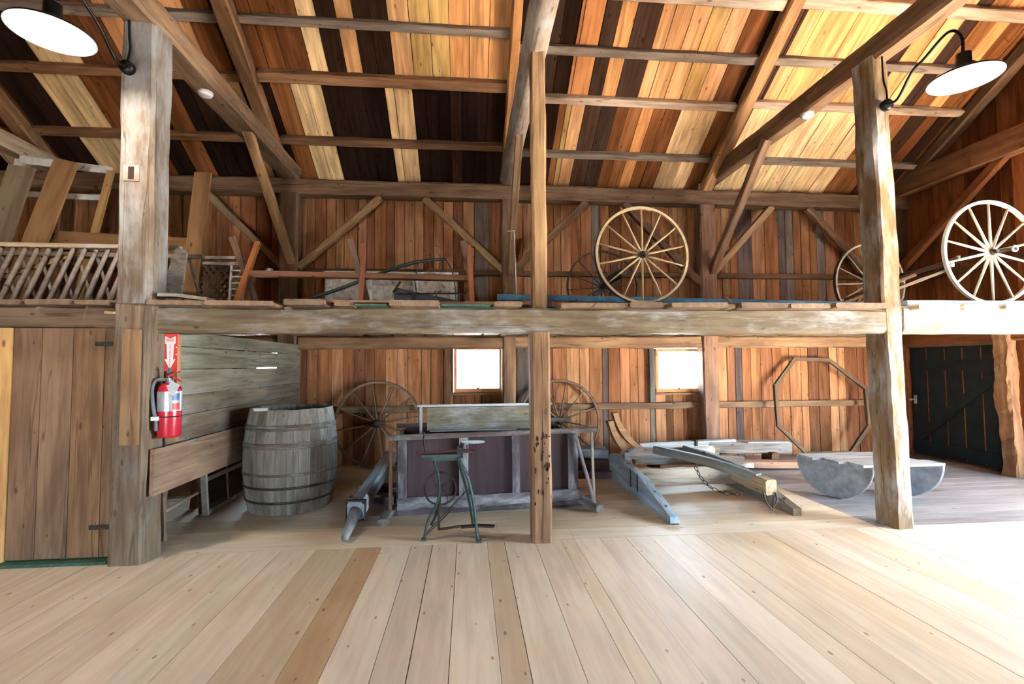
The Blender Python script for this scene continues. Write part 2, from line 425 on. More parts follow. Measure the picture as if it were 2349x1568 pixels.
for (z0, z1, grey, up) in ((0.0, 1.94, GREY_LO, 0), (1.945, 4.72, GREY_UP, 1)):
    es = edges(XL, XR, winx+[v for g in grey for v in g])
    for a, b in zip(es, es[1:]):
        m = (a+b)/2
        cc = jit(rs.choice(C_SIDEG) if any(g[0] <= m <= g[1] for g in grey) else rs.choice(C_SIDE), .2, rs)
        spans = [(z0, z1)]
        for w in WIN:
            if w[0]-.001 <= m <= w[1]+.001 and not up: spans = [(z0, w[2]), (w[3], z1)]
        for s0, s1 in spans:
            if s1-s0 < .03: continue
            plank('siding_board', (m, YB-.012+rs.uniform(-.004, .002), s0), (m, YB-.012+rs.uniform(-.004, .002), s1), b-a-rs.choice((.005, .008, .012)), .026, (0, -1, 0), W_SIDE, wb, cc)

# right gable wall with the open doorway (out of frame), boards as children
g = G()
ys = [YF, GDOOR[0], GDOOR[1], GBAY[0], GBAY[1], YB+.03]
for a, b in zip(ys, ys[1:]):
    z0 = GDOOR[3] if a == GDOOR[0] else GBAY[3] if a == GBAY[0] else -.04
    g.box((XR+.02, (a+b)/2, (z0+4.55)/2), (.03, b-a, 4.55-z0))
g.prism([(YF, 4.55), (YB+.03, 4.55), (RIDGE, zr(RIDGE)+.02)], (XR+.005, 0, 0), (0, 1, 0), (0, 0, 1), (.03, 0, 0))
wr = struct('wall_right', g, W_SIDE, lin('#2a1a12'), 'right gable wall of dark red-brown vertical boards')
y = 3.80
while y < YB-.05:
    w = min(rs.uniform(.16, .26), YB-y)
    top = zr(y+w/2)-.02
    z0 = GBAY[3] if y < GBAY[1]+.02 else 0
    if y < GBAY[1] < y+w: w = GBAY[1]-y+.001
    plank('siding_board', (XR-.012+rs.uniform(-.004, .003), y+w/2, z0), (XR-.012, y+w/2, top), w-.006, .026, (-1, 0, 0), W_SIDE, wr, jit(rs.choice([lin('#7c4a2c'), lin('#86512f'), lin('#6f4128'), lin('#925a36')]), .12, rs))
    y += w
struct('sun_block_roof', G().box((8.85, 4.35, 2.6), (2.5, 1.75, .06)), W_SIDE, C_SIDE[2], 'added unseen roof blocking the sun outside the right gable doorway')  # added out of view, only to keep direct sun out of the second doorway
# left gable and front wall (behind the camera), each one sheathing
g = G().box((XL-.02, (YF+YB)/2, 2.25), (.03, YB-YF, 4.6))
g.prism([(YF, 4.55), (YB+.03, 4.55), (RIDGE, zr(RIDGE)+.02)], (XL-.035, 0, 0), (0, 1, 0), (0, 0, 1), (.03, 0, 0))
struct('wall_left', g, W_SIDE, C_SIDE[2], 'left gable wall of the barn')
struct('wall_front', panel_xz(G(), XL, XR, -.04, 4.75, YF-.03, YF, [FDOOR]), W_SIDE, C_SIDE[2], 'front barn wall behind the camera with an open doorway')

# roof: sheathing over both slopes, visible boards of the rear slope as children
nrm = Vector((0, SL, 1)).normalized()
g = G()
g.prism([(YB+.25, zr(YB+.25)+.045), (RIDGE, zr(RIDGE)+.045), (2*RIDGE-YB-.25, zr(YB+.25)+.045), (2*RIDGE-YB-.25, zr(YB+.25)+.075), (RIDGE, zr(RIDGE)+.08), (YB+.25, zr(YB+.25)+.075)], (XL-.2, 0, 0), (0, 1, 0), (0, 0, 1), (XR-XL+.4, 0, 0))
roof = struct('ceiling', g, W_ROOF, lin('#1d130d'), 'pitched barn roof of mixed pale, orange and dark boards')
def rboard(xa, xb, y0, y1, c):
    m = (xa+xb)/2; d = rs.uniform(-.003, .006)
    pa = Vector((m, y0, zr(y0)))+nrm*(.015+d); pb = Vector((m, y1, zr(y1)))+nrm*(.015+d)
    plank('roof_board', pa, pb, xb-xa-rs.choice((.005, .008, .011)), .028, nrm, W_ROOF, roof, c)
PAL = {'L': C_LIGHT, 'O': C_ORANGE, 'D': C_DARK, 'B': C_BROWN, 'Y': [lin('#d0a566'), lin('#c69d64')], 'E': [lin('#4f382c'), lin('#443128'), lin('#5a4030')], 'G': [lin('#6a6058'), lin('#5a4f48')]}
def course(y0, y1, xs, code):
    for a, b, k in zip(xs, xs[1:], code): rboard(a, b, y0, y1, jit(rs.choice(PAL[k]), .09, rs))
def rnd_edges(a, b, lo=.2, hi=.3):
    out = [a]
    while out[-1] < b-hi: out.append(out[-1]+rs.uniform(lo, hi))
    out.append(b); return out
# upper course (towards the ridge)
YU, YT = 6.32, 3.2
xs = [-8.5, -8.2, -7.9, -7.6, -7.35, -7.1, -6.85, -6.6, -6.4, -6.15, -5.88, -5.59, -5.31, -5.03, -4.8, -4.55, -4.3, -4.05, -3.8, -3.55, -3.3, -3.0, -2.8, -2.55, -2.33, -2.02, -1.81, -1.57, -1.37, -1.17, -.96, -.71, -.46, -.23, .02, .27, .53, .75, .98]
course(YT, YU, xs, 'BOBDBOBODB' + 'DDLLB' + 'BOBOOBDB' + 'BB' + 'L' + 'D' + 'O' + 'DD' + 'OYYOOO' + 'DDDDD')
xs = [.98, 1.17, 1.37, 1.42, 1.67, 1.86, 2.06, 2.38, 2.54, 2.77, 3.00, 3.25, 3.49, 3.80, 3.95, 4.18, 4.22, 4.42, 4.64, 4.9, 5.15, 5.38, 5.6, 5.85, 6.1, 6.35, 6.55, 6.8, 7.0, 7.25, 7.5]
course(YT, 6.44, xs, 'EDOOEOEOOOYOB' + 'D' + 'EE' + 'OOOOOOEOOEBOBBD')
# lower course (down to the eave)
YE = 7.95
xs = [-8.5, -8.2, -7.9, -7.6, -7.3, -7.05, -6.75, -6.4, -6.2, -5.97, -5.73, -5.49, -5.24, -4.96, -4.7, -4.42, -4.14, -3.84, -3.66, -3.48, -3.21, -3.0, -2.8, -2.61, -2.35, -2.15, -1.95, -1.68, -1.41, -1.12, -1.0, -.75, -.58, -.41, -.25, -.09, .1, .28, .53, .8, 1.08]
course(YU+.004, YE, xs, 'BLBDDDLBBDD' + 'LL' + 'BBDBDDDL' + 'DDB' + 'LL' + 'DDD' + 'LL' + 'DDDDDDDDDD')
xs = [1.08, 1.29, 1.39, 1.47, 1.66, 1.90, 2.12, 2.30, 2.49, 2.67, 2.85, 3.08, 3.39, 3.63, 3.9, 4.15, 4.4, 4.65, 4.91, 5.1, 5.29, 5.53, 5.84, 6.13, 6.4, 6.65, 6.9, 7.1, 7.3, 7.5]
course(6.444, YE, xs, 'DBYOEEBBOBBLLBBLLLLLLLLBBEBDB')

# loft floor: planks running back from the front beam to the rear wall
loft = tag(bpy.data.objects.new('floor_loft', None), 'hayloft deck of loose rough planks on the front beam', None, None, 'structure'); col.objects.link(loft)
loft.matrix_basis = Matrix.Translation((0, 4.3, 2.046))
LP = [(-2.56, -2.13, 4.06, .05), (-2.12, -1.58, 4.05, .048), (-1.50, -1.18, 4.04, .062), (-1.11, -.95, 4.08, .05), (-.66, -.24, 4.04, .062), (.22, .46, 4.06, .055), (.80, 1.40, 4.09, .045), (1.41, 1.72, 4.07, .058), (1.78, 2.30, 4.05, .055), (2.32, 2.40, 4.1, .05), (2.42, 2.86, 4.04, .055), (2.90, 3.28, 4.06, .055), (3.32, 3.84, 4.04, .055),
      (4.2, 4.62, 4.10, .06), (4.68, 5.05, 4.12, .06), (5.1, 5.6, 4.1, .055), (5.64, 6.1, 4.1, .06), (6.15, 6.6, 4.1, .06), (6.65, 7.2, 4.1, .06),
      (-3.10, -2.86, 4.06, .05), (-3.45, -3.12, 4.05, .05), (-3.95, -3.48, 4.06, .045), (-4.5, -4.0, 4.06, .045), (-5.0, -4.55, 4.05, .05), (-5.6, -5.05, 4.05, .05), (-6.2, -5.65, 4.05, .05), (-6.8, -6.25, 4.05, .05)]
for a, b, y0, t in LP:
    c = jit(rs.choice([lin('#86705a'), lin('#917a64'), lin('#786350')]), .1, rs)
    if a > 4: c = lin('#bca78e')
    y1 = rs.uniform(7.40, 7.44)
    t *= .8
    timber('loft_plank', ((a+b)/2, y0, 2.046+t/2), ((a+b)/2+rs.uniform(-.02, .02), y1, 1.996+t/2), b-a, t, (0, 0, 1), W_BARE, loft, c, ch=.22, hew=.004, seg=.5)
# planks set further back that close the deck
for a, b in ((-.94, -.68), (-.22, .20), (.48, .78), (1.725, 1.775), (3.86, 4.18)):
    timber('loft_plank', ((a+b)/2, 4.5, 2.062), ((a+b)/2, 7.42, 2.015), b-a, .04, (0, 0, 1), W_BARE, loft, lin('#93714f'), ch=.2, hew=.003, seg=.6)

# windows
def window(n, w, label, cfr):
    x0, x1, z0, z1 = w; root = bpy.data.objects.new('window_%d' % n, None); col.objects.link(root)
    root.matrix_basis = Matrix.Translation(((x0+x1)/2, 7.76, z0)); tag(root, label, None, None, 'structure')
    a, b, c, d = x0+.008, x1-.018, z0+.008, z1-.018; f = .045
    for p0, p1, w_ in (((a, 7.75, c+f/2), (b, 7.75, c+f/2), f+.012), ((a, 7.75, d-f/2), (b, 7.75, d-f/2), f)):
        plank('window_rail', p0, p1, .07, w_, (0, 0, 1), W_BARE, root, cfr)
    for x in (a+f/2, b-f/2):
        plank('window_stile', (x, 7.752, c+.005), (x, 7.752, d-.005), .066, f, (1, 0, 0), W_BARE, root, cfr)
    obj('pane', G().box(((a+b)/2, 7.765, (c+d)/2), (b-a-2*f+.01, .004, d-c-2*f+.01)), M_GLASS, root)
    plank('window_sill', (a-.03, 7.71, c-.035), (b+.03, 7.71, c-.035), .10, .03, (0, 0, 1), W_BARE, root, lin('#8d6a4c'))
    obj('latch', G().box(((a+b)/2, 7.70, c+.05), (.035, .012, .02)).box(((a+b)/2+.012, 7.69, c+.062), (.06, .01, .008)), M_IRON, root)
    return root
window(1, WIN[0], 'small square awning window with orange pine frame beside the middle rear post', lin('#c98a58'))
window(2, WIN[1], 'small square pine-framed window with a latch, right of centre', lin('#d29a62'))
window(3, WIN[2], 'window behind the grey plank partition, glimpsed only through its gaps', lin('#b07c50'))
# one window's boards below it are darker: short siding is part of wall_back

# dark painted door in the gable
d2 = bpy.data.objects.new('door_2', None); col.objects.link(d2); d2.matrix_basis = Matrix.Translation((7.44, 6.8, 0))
tag(d2, 'dark green ledged board door in the right gable wall', None, None, 'structure')
eds = [6.10, 6.36, 6.63, 6.90, 7.20, 7.48]
for a, b in zip(eds, eds[1:]):
    plank('door_board', (7.47, (a+b)/2, .03), (7.47, (a+b)/2, 1.79), b-a-.02, .028, (-1, 0, 0), M_DOORPAINT, d2)
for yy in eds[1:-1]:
    plank('gap_light_strip', (7.466, yy, .05), (7.466, yy, 1.77), .03, .010, (-1, 0, 0), W_SIDE, d2, lin('#a5602c'))  # orange colour stands in for light showing through the board gaps
for z, w in ((1.50, .17), (.17, .17)):
    plank('door_ledge', (7.448, 6.11, z), (7.448, 7.47, z), .17, .024, (-1, 0, 0), M_DOORPAINT, d2)
plank('door_brace', (7.449, 6.16, 1.36), (7.449, 7.40, .30), .15, .022, (-1, 0, 0), M_DOORPAINT, d2)
g = G().tube([(7.45, 7.42, .93), (7.38, 7.42, .93)], .009).lathe([(.004, 0), (.022, .004), (.022, .016), (.004, .02)], 10, (7.36, 7.42, .93), 'x')
g.box((7.452, 7.42, .93), (.008, .05, .14))
obj('door_knob', g, M_SILVER, d2)
plank('door_frame_head', (7.44, 6.02, 1.82), (7.44, 7.6, 1.82), .06, .05, (0, 0, 1), W_TIMB, d2, T_RED)
plank('door_frame_stile', (7.43, 7.55, 0), (7.43, 7.55, 1.8), .10, .07, (-1, 0, 0), W_TIMB, d2, lin('#7a4526'))

# plank door at the left front
d1 = bpy.data.objects.new('door_1', None); col.objects.link(d1); d1.matrix_basis = Matrix.Translation((-3.25, 4.22, 0))
tag(d1, 'tall unpainted board door with knots beside the left front post', None, None, 'structure')
eds = [-3.64, -3.43, -3.195, -2.955, -2.845]
for (a, b), c in zip(zip(eds, eds[1:]), ('#8a6c54', '#93765c', '#957355', '#82644c')):
    plank('door_board', ((a+b)/2, 4.215, .035), ((a+b)/2, 4.215, 1.87), b-a-.005, .028, (0, -1, 0), W_TIMB, d1, lin(c))
for z in (1.74, .27):
    g = G().box((-2.93, 4.195, z), (.19, .012, .035)).tube([(-2.835, 4.19, z-.05), (-2.835, 4.19, z+.05)], .014)
    g.box((-2.82, 4.185, z), (.05, .012, .11))
    obj('strap_hinge', g, M_IRON, d1)
plank('door_batten', (-3.6, 4.245, 1.6), (-2.88, 4.245, 1.6), .12, .025, (0, -1, 0), W_TIMB, d1, T_GREY)
plank('door_batten', (-3.6, 4.245, .35), (-2.88, 4.245, .35), .12, .025, (0, -1, 0), W_TIMB, d1, T_GREY)
# new pine jamb and wall beyond the door
j = plank('trim_1', (-3.78, 4.20, .02), (-3.78, 4.20, 1.87), .26, .05, (0, -1, 0), W_BARE, None, lin('#d2a468')); tag(j, 'new yellow pine jamb board at the far left of the door', None, None, 'structure')
j = plank('trim_2', (-3.66, 4.17, .012), (-2.84, 4.17, .012), .10, .024, (0, 0, 1), M_GREEN, None); tag(j, 'green painted threshold strip under the board door', None, None, 'structure')
j = plank('trim_3', (-6.3, 4.23, 0), (-6.3, 4.23, 1.87), 4.7, .04, (0, -1, 0), W_SIDE, None, C_SIDE[2]); tag(j, 'board wall left of the new pine jamb', None, None, 'structure')

# horizontal plank partition running back from the left front post
pt = bpy.data.objects.new('wall_partition', None); col.objects.link(pt); pt.matrix_basis = Matrix.Translation((-2.56, 5.9, .5))
tag(pt, 'grey weathered horizontal plank partition with daylight showing in its gaps', None, None, 'structure')
def pplank(z0, z1, y0, y1, x=-2.565, c='#8f8672', dz=0.0):
    plank('partition_plank', (x, y0, (z0+z1)/2), (x, y1, (z0+z1)/2+dz), z1-z0, .03, (1, 0, 0), W_PART, pt, jit(lin(c), .08, rs))
pplank(1.735, 1.87, 4.34, 7.55, c='#777565')
pplank(1.535, 1.723, 4.34, 7.55, c='#746f60')
pplank(1.30, 1.523, 4.34, 7.55, c='#7d7563')
pplank(1.12, 1.297, 4.34, 7.55, c='#776a58')
pplank(.885, 1.115, 4.34, 7.55, c='#766452')
pplank(.52, .89, 4.11, 7.3, -2.515, '#8c7159')
pplank(.60, .87, 4.34, 7.55, c='#7c6650')
# battens behind the planks close most of the two open joints
for y0, y1, z in ((4.34, 5.62, 1.729), (6.1, 6.13, 1.729), (6.9, 7.55, 1.729), (4.34, 5.53, 1.529), (5.86, 6.13, 1.529), (6.78, 7.55, 1.529)):
    plank('joint_batten', (-2.585, y0, z), (-2.585, y1, z), .04, .012, (1, 0, 0), W_WEATH, pt, lin('#5a5040'))
timber('partition_stud', (-2.64, 7.4, 0), (-2.64, 7.4, 1.85), .1, .1, (1, 0, 0), W_TIMB, pt, T_GREY)
timber('partition_stud', (-2.64, 5.9, .5), (-2.64, 5.9, 1.85), .09, .09, (1, 0, 0), W_TIMB, pt, T_GREY)
plank('partition_stud', (-2.515, 4.36, .92), (-2.515, 4.36, 1.84), .085, .055, (0, -1, 0), W_BARE, pt, lin('#96744e'))
# old whitewashed wall section behind: rear part of the stall
# ================================================================ TIMBER FRAME
def T(name, label, cat, p0, p1, w, h, up=(0,0,1), c=T_BROWN, mat=W_TIMB, **k):
    o = timber(name, p0, p1, w, h, up, mat, None, c, **k); tag(o, label, cat, k.pop('group', None) if False else None); return o
YUP = (0, -1, 0)
# front posts
lp = thing('timber_post', 'tall left front post with whitewashed face and an empty mortise', 'post', (-2.685, 4.20, 0))
timber('post_shaft', (-2.685, 4.205, 0), (-2.692, 4.205, 2.06), .275, .25, YUP, W_PART, lp, lin('#7d6a56'), hew=.006)
timber('post_shaft', (-2.692, 4.205, 2.06), (-2.70, 4.205, 4.40), .27, .25, YUP, W_GREYPOST, lp, lin('#7a6a58'), hew=.006)
g = G().box((-2.715, 4.078, 3.12), (.12, .008, .13)); obj('mortise_patch', g, W_GREYPOST, lp, lin('#a58a76'))
g = G().box((-2.715, 4.0725, 3.12), (.042, .006, .10)); obj('mortise_slot', g, W_TIMB, lp, lin('#33241c'))
plank('cladding_board', (-2.655, 4.055, .94), (-2.655, 4.055, 1.85), .13, .03, YUP, W_TIMB, lp, lin('#8f7052'), rough=.004)
mp = thing('timber_post', 'slim middle front post with a worm-eaten patch, standing on the pale floor', 'post', (.64, 4.29, 0))
timber('post_shaft', (.64, 4.29, 0), (.635, 4.29, 1.84), .178, .19, YUP, W_TIMB, mp, lin('#957456'), hew=.004)
rg = random.Random(21)
for k in range(26):
    zc = .62+.38*rg.random()**1.2 if k < 20 else rg.uniform(.3, .6); xc = .64+rg.uniform(-.07, .07); a, b = rg.uniform(.004, .011), rg.uniform(.008, .035)
    pl = [(a*math.cos(q*math.pi/4)*rg.uniform(.6, 1.1), b*math.sin(q*math.pi/4)*rg.uniform(.6, 1.1)) for q in range(8)]
    obj('worm_gouge', G().prism(pl, (xc, 4.1965, zc), (1, 0, 0), (0, 0, 1), (0, -.0045, 0)), W_TIMB, mp, lin('#35231a'))
obj('drying_crack', G().prism([(-.003, .02), (.002, .4), (-.001, .9), (.003, 1.5), (.0, 1.8), (.005, 1.5), (.004, .9), (.006, .4)], (.645, 4.1965, 0), (1, 0, 0), (0, 0, 1), (0, -.0045, 0)), W_TIMB, mp, lin('#2d1e17'))
T('timber_post', 'slender upper post rising from the loft beam to the round tie log', 'post', (.66, 4.42, 2.05), (.66, 4.42, 4.63), .135, .15, YUP, lin('#ab8862'), hew=.006)
rp = thing('timber_post', 'stout crooked right front post with sunlit pale front face', 'post', (4.05, 4.32, 0))
timber('post_shaft', (4.055, 4.315, 0), (4.01, 4.335, 4.55), .185, .25, YUP, W_WASH, rp, lin('#8a7050'), hew=.007, wany=.003)
# rear posts
T('timber_post', 'left rear post carrying the left tie beam', 'post', (-2.72, 7.56, 0), (-2.72, 7.56, 4.40), .28, .24, YUP, T_RED)
T('timber_post', 'middle rear post beside the small square window', 'post', (.635, 7.57, 0), (.625, 7.57, 4.42), .205, .22, YUP, T_BROWN)
T('timber_post', 'right rear post behind the loft cart wheel', 'post', (3.92, 7.57, 0), (3.93, 7.57, 4.52), .275, .22, YUP, lin('#93705a'))
T('timber_post', 'corner post where rear wall meets the right gable', 'post', (7.42, 7.62, 0), (7.42, 7.62, 4.3), .2, .2, YUP, T_DK)
T('timber_post', 'far left rear post half hidden behind the leaning boards', 'post', (-6.05, 7.56, 0), (-6.05, 7.56, 4.4), .26, .22, YUP, T_DK)
T('timber_post', 'wavy-edged natural post beside the dark green door', 'post', (7.36, 5.93, 0), (7.36, 5.98, 2.0), .20, .16, (-1, 0, 0), lin('#8d6c50'), hew=.012, wany=.022, seg=.08)
# wall plate and girts
T('wall_plate', 'long wall plate timber along the top of the rear wall', 'beam', (XL, 7.555, 4.295), (XR-.05, 7.555, 4.285), .25, .235, (0, 0, 1), T_RED)
for n, (a, b, lab) in enumerate(((-6.0, -2.6, 'rear girt left of the left rear post, under the loft'), (-2.56, .535, 'rear girt over the left window, under the loft planks'), (.735, 3.78, 'rear girt over the right window, under the loft planks'), (4.06, 7.32, 'rear girt above the octagonal hoop'))):
    T('rear_girt', lab, 'beam', (a, 7.58, 1.9), (b, 7.58, 1.9), .20, .185, (0, 0, 1), T_BROWN if n < 2 else lin('#9a7858'))
for a, b, lab in ((-5.9, -2.86, 'thin upper wall rail behind the leaning loft boards'), (-2.57, .53, 'thin upper wall rail behind the long trestle rack'), (.74, 3.78, 'thin upper wall rail behind the loft cart wheels'), (4.07, 7.32, 'thin upper wall rail behind the blue ladder end')):
    T('wall_rail', lab, 'rail', (a, 7.705, 3.03), (b, 7.705, 3.03), .08, .085, (0, 0, 1), T_DK, hew=.003)
for a, b, lab in ((-2.56, .53, 'lower wall rail behind the spoked wheel next to the barrel'), (.74, 3.78, 'lower wall rail under the right window'), (4.06, 7.32, 'lower wall rail behind the octagonal hoop')):
    T('wall_rail', lab, 'rail', (a, 7.705, .865), (b, 7.705, .865), .08, .105, (0, 0, 1), T_BROWN, hew=.004)
T('window_stud', 'dark stud standing left of the left window', 'stud', (-.325, 7.70, .92), (-.325, 7.70, 1.83), .10, .07, YUP, T_DK, hew=.003)
T('window_stud', 'grey stud standing left of the right window', 'stud', (3.015, 7.70, .92), (3.015, 7.70, 1.83), .09, .07, YUP, lin('#6d665e'), hew=.003)
# tie beams
T('tie_beam', 'heavy left tie beam running overhead with a smoke detector', 'beam', (-2.69, 7.5, 4.49), (-2.69, -3.9, 4.50), .27, .22, (0, 0, 1), lin('#977b60'), hew=.006)
T('tie_beam', 'round bark-stained tie log over the middle posts', 'beam', (.625, 7.5, 4.50), (.70, -3.9, 4.90), .25, .235, (0, 0, 1), lin('#a8927c'), W_WASH, rnd=True, hew=.004)
T('tie_beam', 'heavy right tie beam running overhead towards the right lamp', 'beam', (4.04, 7.5, 4.63), (4.04, -3.9, 4.64), .19, .24, (0, 0, 1), lin('#84664c'), hew=.005)
T('tie_beam', 'far left tie beam just inside the picture edge', 'beam', (-6.05, 7.5, 4.50), (-6.05, -3.9, 4.50), .25, .22, (0, 0, 1), T_PALE)
T('tie_beam', 'gable tie beam across the right end wall', 'beam', (7.40, 7.5, 4.55), (7.40, -3.9, 4.52), .16, .36, (0, 0, 1), lin('#8a6243'))
# rafters
def rafter(x, w, h, label, c, mat=W_TIMB):
    off = -.035-h/2
    a = Vector((x, 7.62, zr(7.62)))+nrm*off; b = Vector((x, RIDGE+.05, zr(RIDGE+.05)))+nrm*off
    T('roof_rafter', label, 'rafter', a, b, w, h, nrm, c, mat, hew=.005)
rafter(-2.79, .20, .17, 'left rafter rising above the left tie beam', lin('#9a7350'))
rafter(.585, .12, .17, 'narrow orange middle rafter behind the round tie log', lin('#bb8450'))
rafter(3.92, .18, .17, 'right rafter rising above the right tie beam', lin('#b48458'))
rafter(7.40, .16, .17, 'end rafter against the right gable', T_RED)
rafter(-6.05, .2, .17, 'far left rafter above the leaning frames', lin('#9a7350'))
# purlins
def purlin(y, x0, x1, label, c, s=.10):
    off = -.004-s/2
    T('roof_purlin', label, 'purlin', Vector((x0, y, zr(y)))+nrm*off, Vector((x1, y, zr(y)))+nrm*off, s, s, nrm, c, hew=.004, ch=.08)
PG = lin('#8b7a6a'); PB = lin('#966c4b'); PP = lin('#bfa68d')
BAY = ((-8.5, -2.9, 'far left bay'), (-2.68, .52, 'left bay'), (.65, 3.82, 'middle bay'), (4.01, 7.32, 'right bay'))
purlin(5.76, *BAY[0][:2], 'uppermost purlin in view in the far left bay', PG); purlin(6.34, *BAY[0][:2], 'second purlin from the top in the far left bay', PB); purlin(7.07, *BAY[0][:2], 'lowest purlin in the far left bay', PB)
purlin(5.76, *BAY[1][:2], 'uppermost purlin in the left bay, grey', PG, .09); purlin(6.31, *BAY[1][:2], 'second purlin in the left bay, thick reddish brown', PB, .125); purlin(7.08, *BAY[1][:2], 'lowest purlin in the left bay above the dark boards', lin('#7d5c42'), .10)
purlin(5.33, *BAY[2][:2], 'uppermost pale purlin in the middle bay', PP, .13); purlin(5.89, *BAY[2][:2], 'second purlin in the middle bay, grey', PG); purlin(6.43, *BAY[2][:2], 'third purlin in the middle bay, rough and pale', PP); purlin(7.15, *BAY[2][:2], 'lowest grey purlin in the middle bay', PG, .09)
purlin(5.30, *BAY[3][:2], 'uppermost pale purlin in the right bay', PP, .13); purlin(5.88, *BAY[3][:2], 'second purlin in the right bay behind the right lamp', PG); purlin(6.38, *BAY[3][:2], 'third purlin in the right bay, pale brown', PP); purlin(7.15, *BAY[3][:2], 'lowest grey purlin in the right bay', PG, .09)
# braces
def B(label, p0, p1, w=.11, h=.10, up=YUP, c=T_BROWN): T('knee_brace', label, 'brace', p0, p1, w, h, up, c, hew=.004)
yb = 7.53
B('rear wall brace rising right from the left rear post', (-2.58, yb, 3.05), (-1.36, yb, 4.17), c=lin('#a07d57'))
B('rear wall brace rising left from the left rear post', (-2.80, yb, 3.05), (-3.93, yb, 4.17), c=lin('#a08464'))
B('rear wall brace rising left from the middle rear post', (.56, yb, 3.03), (-.68, yb, 4.17), c=lin('#a68662'))
B('rear wall brace rising right from the middle rear post', (.70, yb, 3.03), (1.91, yb, 4.17), c=lin('#836449'))
B('rear wall brace behind the large loft wheel', (3.82, yb, 2.85), (2.54, yb, 4.17), c=lin('#7d604a'))
B('rear wall brace rising right from the right rear post', (4.03, yb, 3.04), (5.08, yb, 4.17), c=lin('#a88464'))
B('rear wall brace leaning beside the right front post', (7.0, yb, 2.82), (5.73, yb, 4.17), c=lin('#86684e'))
B('slanting brace between left tie beam and left rear post', (-2.66, 5.92, 4.42), (-2.66, 7.5, 3.08), .07, .12, (1, 0, 0), lin('#b58d63'))
B('slanting brace between tie log and middle rear post', (.65, 5.9, 4.48), (.66, 7.5, 2.98), .09, .10, (1, 0, 0), lin('#a08060'))
B('slanting brace between right tie beam and right rear post', (3.99, 5.95, 4.55), (3.99, 7.5, 3.04), .10, .12, (1, 0, 0), lin('#937259'))
B('gable brace rising from the corner post to the gable tie beam', (7.40, 7.52, 3.15), (7.40, 5.85, 4.42), .13, .10, (-1, 0, 0), lin('#8a5734'))
B('right hand gable brace at the picture edge', (7.40, 4.2, 3.4), (7.40, 5.45, 4.42), .13, .10, (-1, 0, 0), lin('#8a5734'))
# gable studs and rails
T('gable_girt', 'gable girt above the dark green door', 'beam', (7.42, 7.5, 1.93), (7.42, 4.99, 1.95), .14, .2, (0, 0, 1), lin('#85522f'))
T('gable_rail', 'thin gable rail behind the loft hay rake', 'rail', (7.47, 7.5, 2.95), (7.47, 5.0, 3.0), .07, .09, (0, 0, 1), T_DK)
T('gable_stud', 'broad vertical board behind the right loft wheel', 'stud', (7.49, 5.75, 2.0), (7.49, 5.75, 4.5), .17, .05, (-1, 0, 0), lin('#a05f35'))
T('gable_stud', 'narrow vertical board right of the loft wheel at the picture edge', 'stud', (7.49, 5.35, 2.0), (7.49, 5.35, 4.5), .14, .05, (-1, 0, 0), lin('#a05f35'))
# front loft beams
T('loft_beam', 'long grey front loft beam spanning from left post to right post', 'beam', (-2.57, 4.31, 1.945), (3.955, 4.31, 1.940), .22, .225, (0, 0, 1), lin('#75664f'), W_WEATH, hew=.006)
T('loft_beam', 'front loft beam over the left board door', 'beam', (-6.9, 4.30, 1.965), (-2.82, 4.30, 1.965), .20, .18, (0, 0, 1), lin('#806a55'), hew=.003)
T('loft_beam', 'pale sunlit loft beam right of the right front post', 'beam', (4.14, 4.31, 1.955), (7.45, 4.31, 1.965), .22, .255, (0, 0, 1), lin('#a5937a'), W_WASH, hew=.006)
p = T('post_peg', 'pale wooden peg through the left post at beam height', 'peg', (-2.87, 4.07, 1.985), (-2.79, 4.05, 1.98), .02, .02, (0, 0, 1), lin('#b59d77'), hew=.002)
# ================================================================ THINGS ON THE GROUND FLOOR
def cat_spline(pts, n=6):
    pts = [Vector(p) for p in pts]; out = []
    P = [pts[0]*2-pts[1]]+pts+[pts[-1]*2-pts[-2]]
    for i in range(1, len(P)-2):
        a, b, c, d = P[i-1:i+3]
        for k in range(n):
            t = k/n
            out.append(.5*((2*b)+(c-a)*t+(2*a-5*b+4*c-d)*t*t+(3*b-a-3*c+d)*t**3))
    out.append(pts[-1]); return out

